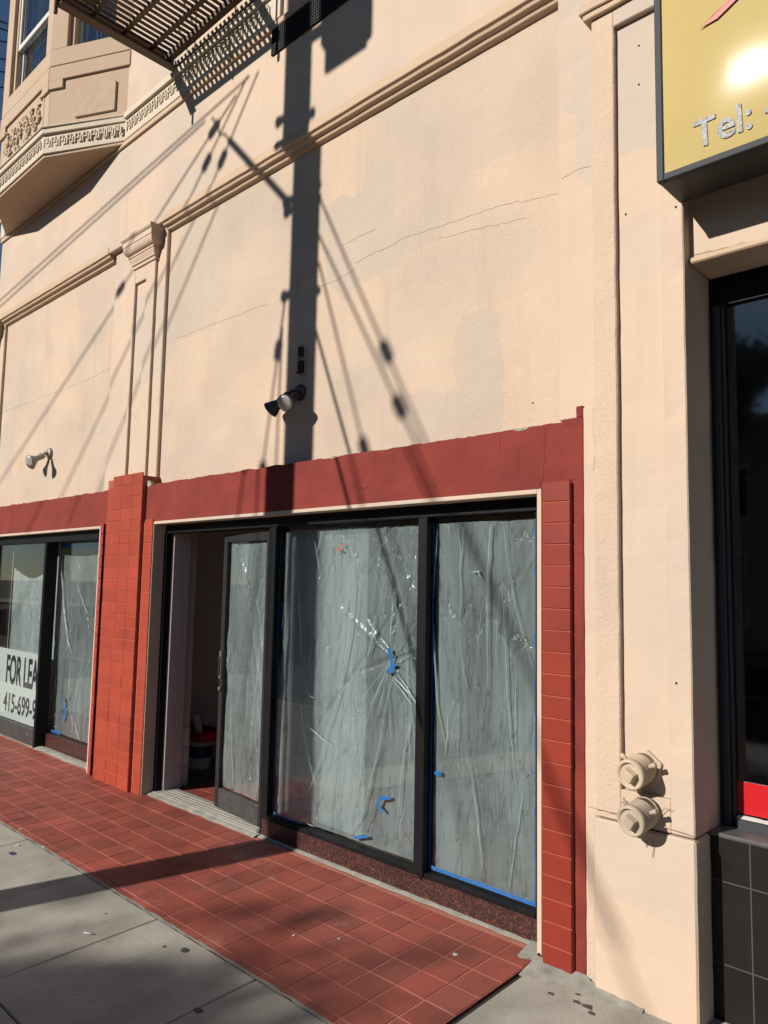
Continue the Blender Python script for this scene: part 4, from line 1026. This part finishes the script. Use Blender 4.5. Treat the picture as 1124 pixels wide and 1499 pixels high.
for v in bs_.data.vertices: v.co.y -= bul(v.co.x+sx0+.9, v.co.z+sz0) + .006


# ------------------------------------------------------------------ fire escape balcony
ZFE = bz(5.87); fxa, fxb, fya, fyb = -5.50, -4.33, -.965, .02
FE = empty('fire_escape', (fxa+.55, YF, ZFE-.08), 'brown iron fire escape balcony with slatted floor beside the bay window', 'fire escape')
fr = MB().box(fxa, fxa+.012, fya, fyb, ZFE-.12, ZFE).box(fxa+.012, fxa+.085, fya, fyb, ZFE-.12, ZFE-.108)
fr.box(fxb-.012, fxb, fya, fyb, ZFE-.085, ZFE).box(fxa, fxb, fya-.012, fya, ZFE-.065, ZFE).box(fxa+.001, fxb-.001, fya, fya+.04, ZFE-.066, ZFE-.056)
fr.box(fxa+.012, fxb-.012, fyb-.10, fyb-.05, ZFE-.084, ZFE-.03)
part(fr, 'frame', M['iron'], .002, FE)
for yy in (-.20, -.44, -.70): part(MB().box(fxa+.012, fxb-.012, yy-.02, yy+.02, ZFE-.040, ZFE-.028), 'cross_bar', M['iron'], .002, FE)
sl = bevbox_mesh('slat', .029, abs(fyb-fya)-.03, .012, M['iron'], .002)
i = 0; x = fxa+.045
while x < fxb-.03:
    place(sl, 'slat', (x, (fya+fyb)/2, ZFE-.018+random.uniform(-.001, .001)), FE); x += .0562; i += 1
rl = MB()
for xx in (fxa+.02, (fxa+fxb)/2, fxb-.02): rl.tube([(xx, fya, ZFE-.08), (xx, fya, ZFE+.95)], .011, 8)
for zz in (.3, .62, .95): rl.tube([(fxa+.02, fyb, ZFE+zz), (fxa+.02, fya, ZFE+zz), (fxb-.02, fya, ZFE+zz), (fxb-.02, fyb, ZFE+zz)], .009, 8)
part(rl, 'railing', M['iron'], 0, FE)
for xx in (fxa+.03, fxb-.03):
    part(MB().box(xx-.012, xx+.012, fya-.03, fya-.006, ZFE-.20, ZFE-.07), 'hook', M['iron'], .002, FE)

# ------------------------------------------------------------------ utility pole by the kerb and its cables (their shadows cross the wall)
PY = -3.6; PX = -3.845 + math.tan(AZ)*PY
UP = empty('utility_pole', (PX, PY, gz(PY)), 'timber utility pole with transformer at the kerb', 'utility pole')
part(MB().tube([(PX, PY, gz(PY)-.1), (PX, PY, 4), (PX, PY, 11)], [.150, .146, .130], 20), 'mast', M['polewood'], 0, UP)
tE = math.tan(EL)/math.cos(AZ)
def back(xs_, zs_, ys_, y):           # from a shadow point on the wall back towards the sun to the plane y
    dy = ys_ - y; return Vector((xs_ - math.tan(AZ)*dy, y, zs_ + tE*dy))
def wp(a_, b_, ys_, y): q = px(a_, b_, ys_); return back(q[0], q[1], ys_, y)
# transformer box on a bracket
c0, c1 = wp(476, 96, YF, PY), wp(536, 62, YF, PY)
bx0, bx1 = min(c0.x, c1.x), max(c0.x, c1.x); bzz = c0.z+.06
part(MB().box(bx0, bx1, PY-.2, PY+.2, bzz, bzz+1.2), 'transformer', M['grey'], .02, UP)
part(MB().box(PX, bx1, PY-.03, PY+.03, bzz+.18, bzz+.26).box(bx0+.0, bx0+.06, PY-.03, PY+.03, bzz-.10, bzz+.18).box(bx1-.06, bx1, PY-.03, PY+.03, bzz-.06, bzz).box(bx0, bx1, PY-.03, PY+.03, bzz-.12, bzz-.06), 'bracket', M['grey'], .004, UP)
for (a_, b_, rr) in ((406, 180, .05), (458, 165, .05), (405, 215, .04), (417, 298, .06), (467, 270, .04), (414, 435, .05), (466, 425, .04), (467, 290, .045), (418, 312, .05)):
    ys_ = YF if b_ < 230 else YP; q = wp(a_, b_, ys_, PY)
    s_ = 1 if q.x > PX else -1
    part(MB().tube([(PX, PY, q.z), (PX+s_*.15, PY, q.z), (q.x, PY, q.z), (q.x+s_*.02, PY, q.z)], [.03, .03, rr*.9, rr*.5], 10), 'insulator', M['grey'], 0, UP)
q0, q1 = wp(418, 292, YP, PY), wp(335, 205, YF, PY)
part(MB().tube([q0, q1], .028, 10), 'arm', M['grey'], 0, UP)
q2, q3 = wp(322, 198, YF, PY), wp(310, 172, YF, PY)
part(MB().tube([q1, q1*.5+q2*.5+Vector((0, 0, .03)), q2, q2*.5+q3*.5+Vector((.02, 0, 0)), q3], .010, 8), 'arm_hook', M['wire'], 0, UP)
q0, q1 = wp(463, 487, YP, PY+.0), wp(528, 722, YP, PY+.0)
part(MB().tube([q0+(q0-q1)*.25, q1, q1+(q1-q0)*1.2], .013, 8), 'stay_rod', M['wire'], 0, UP)
def cable(p0, p1, ins, ext, label, rad=.0105):
    """a cable through two shadow points, kept level: p = (pixel x, pixel y, wall plane)"""
    s0, s1 = px(p0[0], p0[1], p0[2]), px(p1[0], p1[1], p1[2])
    a_ = back(s0[0], s0[1], p0[2], PY)
    dyy = (s0[1]-s1[1])/tE - .02
    y1 = p1[2] - (p0[2]-PY) - dyy
    b_ = back(s1[0], s1[1], p1[2], y1); d = b_-a_
    o = empty('overhead_cable', tuple(a_), label, 'cable', 'cables strung from the utility pole')
    part(MB().tube([a_, b_, a_+d*ext], rad, 8), 'strand', M['wire'], 0, o)
    for (ia, ib, iy) in ins:
        s_ = px(ia, ib, iy); t = (s_[1]-s0[1])/(s1[1]-s0[1]) if abs(s1[1]-s0[1]) > .3 else (s_[0]-s0[0])/(s1[0]-s0[0])
        c_ = a_ + d*t; e = d.normalized()
        part(MB().lathe(c_-e*.12, e, [(0, .015), (.04, .042), (.2, .042), (.24, .015)], 12), 'strain_insulator', M['rust'], 0, o)
cl = 'black cable strung from the utility pole across the street'
cable((470, 295, YP), (645, 700, YP), [(565, 515, YP)], 2.6, cl); cable((467, 345, YP), (605, 640, YP), [(577, 597, YP)], 2.6, cl)
cable((467, 385, YP), (533, 657, YP), [(533, 657, YP)], 2.6, cl); cable((417, 440, YP), (383, 695, YP), [(408, 513, YP), (384, 690, YP)], 2.4, cl)
cable((413, 480, YP), (404, 680, YP), [], 2.4, cl)
cable((345, 140, YF), (0, 705, YP), [(282, 212, YF), (165, 432, YP)], 1.6, cl); cable((362, 112, YF), (100, 705, YP), [(305, 238, YF)], 1.6, cl)
cable((378, 105, YF), (240, 490, YP), [(327, 235, YF)], 2.0, cl)
cable((365, 112, YF), (0, 440, YF), [], 1.5, cl, .010); cable((300, 178, YF), (60, 395, YF), [], 1.5, cl, .010)
# street wires seen against the sky beyond the corner
def skyray(a_, b_, xx):
    d = (a_-562)/1104.5*r2 - (b_-749.5)/1104.5*u2 + fwd; t = (xx-CAM.x)/d.x; return CAM + d*t
for (y0_, y1_) in ((31, 35.5), (41.5, 46), (60, 62.5), (86, 88), (105, 106.5), (128, 129)):
    p0, p1 = skyray(0, y0_, -26), skyray(12, y1_, -26); d = p1-p0; d *= 1/d.y
    o = MB().tube([p0-d*14, p0+d*22], .022, 6).build('overhead_cable', M['wire'], None, origin=tuple(p0))
    tag(o, 'thin black street wire against the blue sky beyond the bay window', 'cable', 'street wires against the sky')

# ------------------------------------------------------------------ painting gear inside the doorway
def at(a_, b_, y): q = px(a_, b_, y); return q
bx_, bz_ = at(291, 1128, .78)
by_ = .80; bx_ = at(291, 1100, by_)[0]
bu = empty('paint_bucket', (bx_, by_, -.002), 'white paint bucket with navy label inside the open doorway', 'bucket')
part(MB().lathe((bx_, by_, 0), (0, 0, 1), [(0, .105), (.01, .11), (.235, .120), (.24, .127), (.252, .127), (.254, .114), (.235, .112)], 28), 'pail', M['white'], 0, bu)
part(MB().lathe((bx_, by_, .10), (0, 0, 1), [(0, .1135), (.001, .1152), (.10, .1192), (.101, .118)], 28), 'label_band', M['navy'], 0, bu)
tr = empty('paint_tray', (bx_+.02, by_, .255), 'red plastic paint tray set on the white bucket', 'paint tray')
part(MB().prism([(bx_-.17, .257), (bx_+.22, .257), (bx_+.25, .345), (bx_+.235, .345), (bx_+.21, .270), (bx_-.16, .270), (bx_-.185, .345), (bx_-.20, .345)], by_-.13, by_+.13, 'y').box(bx_-.18, bx_+.23, by_-.14, by_-.128, .260, .335).box(bx_-.18, bx_+.23, by_+.128, by_+.14, .260, .335), 'tray', M['redplastic'], .004, tr)
ro = empty('paint_roller', (bx_+.05, by_, .27), 'cream paint roller sleeve standing up out of the red tray', 'paint roller')
part(MB().tube([(bx_+.05, by_-.03, .272), (bx_+.015, by_-.05, .47)], .034, 16), 'sleeve', M['nap'], 0, ro)
part(MB().tube([(bx_+.015, by_-.05, .47), (bx_+.013, by_-.051, .485), (bx_+.06, by_-.04, .49), (bx_+.10, by_-.03, .36)], .004, 6), 'frame_wire', M['grey'], 0, ro)
for i, (x_, y_, z_, l_) in enumerate(((-6.0, 1.78, .462, .9), (-5.98, 1.9, .462, .75))):
    tag(MB().box(x_, x_+l_, y_, y_+.04, z_-.04, z_-.01).build('batten', M['wood'], None, .003, origin=(x_, y_, z_-.05)), ('long pale timber batten lying on the work bench', 'shorter timber batten behind on the work bench')[i], 'timber')
dots = empty('orange_dots', (-3.45, .43, 1.9), 'three small orange dots standing in for reflections and hardware', 'mark')  # orange colour painted in for small reflections and hardware
for (a_, b_) in ((494, 803), (500, 797), (497, 805)):
    s_ = px(a_, b_, YTp+.001); part(MB().lathe((s_[0], YTp+.003, s_[1]), (0, -1, 0), [(0, .010), (.001, .010)], 10), 'dot', M['orange'], 0, dots)
dots.location = (-3.5, YTp, 1.9)
for c in dots.children: c.location = Vector(c.location) - (Vector(dots.location) - Vector((-3.45, .43, 1.9)))
dots['label'] = 'three small orange dots standing in for reflections and hardware in the plastic covered pane'

# ------------------------------------------------------------------ litter on the ground
def gpt(a_, b_):
    d = (a_-562)/1104.5*r2 - (b_-749.5)/1104.5*u2 + fwd; t = (-CAM.z + S_G*CAM.y)/(d.z - S_G*d.y); return CAM + d*t
q = gpt(129, 1368); e = Vector((.022, .012, 0))
tag(MB().tube([q-e+Vector((0, 0, .006)), q+e+Vector((0, 0, .006))], .004, 8).build('cigarette_end', M['litter'], None, origin=tuple(q)), 'white cigarette end lying on the concrete slab', 'litter')
random.seed(2)
def flake(a_, b_, r_, mat, name, label, cat, grp=None, dz=.0035, ry=1.0):
    q = gpt(a_, b_); m = MB(); n = 9; ring = []
    for i in range(n):
        an = 2*math.pi*i/n; rr = r_*random.uniform(.55, 1.1); ring.append((q.x+rr*math.cos(an), q.y+rr*ry*math.sin(an), gz(q.y+rr*ry*math.sin(an))+dz))
    m.add(ring + [(x, y, z-.003) for x, y, z in ring], [tuple(range(n))] + [(i, i+n, (i+1) % n+n, (i+1) % n) for i in range(n)])
    return tag(m.build(name, M[mat], None, origin=tuple(q)), label, cat, grp)
for (a_, b_, r_) in ((666, 1398, .012), (430, 1370, .008), (64, 1240, .014), (26, 1238, .016), (496, 1375, .006), (93, 1112, .012), (30, 1214, .008), (112, 1455, .006)):
    flake(a_, b_, r_, 'litter', 'paint_flake', 'small white paint flake on the pavement', 'litter', 'paint flakes on the pavement', .005)
for (a_, b_, r_) in ((270, 1391, .030), (290, 1480, .025), (240, 1386, .012), (844, 1467, .020), (860, 1474, .028), (866, 1484, .02), (806, 1455, .014), (155, 1338, .008), (845, 1456, .012)):
    flake(a_, b_, r_, 'stain', 'gum_spot', 'dark gum spot trodden into the concrete', 'gum spot', 'gum spots on the concrete', .0032, .6)
flake(19, 1250, .035, 'spray', 'paint_spot', 'purple sprayed paint spot on the concrete slab', 'paint mark', None, .003, .6)

# ------------------------------------------------------------------ across the street: seen in the glass, and the trees whose shade falls on the pavement
def tree(name, x, y, h, rad, label, seed, nleaf=2600, zc=.68, flat=.8):
    rd = random.Random(seed); z0 = ZR+.13
    o = empty(name, (x, y, z0), label, 'tree', 'street trees across the road')
    tr_ = MB().tube([(x, y, z0), (x+.05, y, z0+h*.25), (x-.05, y+.05, z0+h*.45), (x, y, z0+h*.8)], [.20, .15, .12, .03], 10)
    for q in range(9):
        an = rd.uniform(0, 6.28); zz = z0+h*rd.uniform(.35, .6); l_ = rad*rd.uniform(.5, .9)
        tr_.tube([(x, y, zz), (x+.5*l_*math.cos(an), y+.5*l_*math.sin(an), zz+.4*l_), (x+l_*math.cos(an), y+l_*math.sin(an), zz+.9*l_)], [.07, .045, .012], 6)
    part(tr_, 'trunk', M['bark'], 0, o)
    cr = MB(); C = Vector((x, y, z0+h*zc)); cl_ = []
    for q in range(34):
        d = Vector((rd.gauss(0, 1), rd.gauss(0, 1), rd.gauss(0, .9))).normalized()*rd.uniform(.25, 1)
        cl_.append((C + Vector((d.x*rad, d.y*rad, d.z*rad*flat)), rd.uniform(.35, .75)))
    for q in range(nleaf):
        c, rr = rd.choice(cl_); p_ = c + Vector((rd.gauss(0, .5), rd.gauss(0, .5), rd.gauss(0, .45)))*rr
        s_ = rd.uniform(.07, .15); a1 = Vector((rd.gauss(0, 1), rd.gauss(0, 1), rd.gauss(0, 1))).normalized(); a2 = a1.orthogonal().normalized()
        cr.add([p_-a1*s_, p_+a2*s_*.5, p_+a1*s_, p_-a2*s_*.5], [(0, 1, 2, 3)])
    o2 = cr.build('crown', M['leaf'], o, recalc=False)
    return o
tree('street_tree', -8.2, -19.2, 12.02, 2.3, 'tall leafy street tree standing across the road from the shopfront', 4, 12000)
tree('street_tree', -16, -19.2, 6.0, 1.7, 'middling street tree before the brick red facade', 5)
tree('street_tree', -27, -19.2, 6.4, 1.9, 'rounded street tree before the pale facade', 6)
bx = 14.0; random.seed(3)
for i, (wd, hh, mt, lb) in enumerate(((10, 7.0, 'f2', 'pale plastered shop building across the street at the far right end'), (11, 6.6, 'f1', 'brick red two storey building across the street'), (9, 7.2, 'f0', 'beige two storey building across the street'), (12, 6.2, 'f3', 'grey green two storey building across the street'), (10, 7.4, 'f4', 'ochre two storey building across the street'), (12, 6.4, 'f2', 'pale two storey building at the left end across the street'))):
    x1 = bx; x0 = bx-wd; bx = x0-.02
    o = empty('far_building', ((x0+x1)/2, -21.5, ZR+.13), lb, 'building', 'buildings across the street')
    part(MB().box(x0, x1, -29, -21.5, ZR, hh), 'wall', M[mt], 0, o)
    part(MB().box(x0-.0, x1+.0, -21.75, -21.3, hh-.35, hh-.002), 'cornice', M['f2'], .03, o)
    n = int(wd/2.4)
    for q in range(n):
        xc = x0 + (q+.5)*wd/n
        wf = part(MB().box(xc-.6, xc+.6, -21.52, -21.46, 3.9, 5.6), 'window', M['whitewood'], .01, o)
        part(MB().box(xc-.52, xc+.52, -21.46, -21.45, 3.98, 5.52), 'pane', M['black'], 0, wf)
    for q in range(max(2, n-1)):
        nn = max(2, n-1); xc = x0 + (q+.5)*wd/nn
        wf = part(MB().box(xc-1.2, xc+1.2, -21.54, -21.46, .5, 2.9), 'shop_window', M['whitewood'], .01, o)
        part(MB().box(xc-1.1, xc+1.1, -21.46, -21.45, .6, 2.8), 'pane', M['black'], 0, wf)
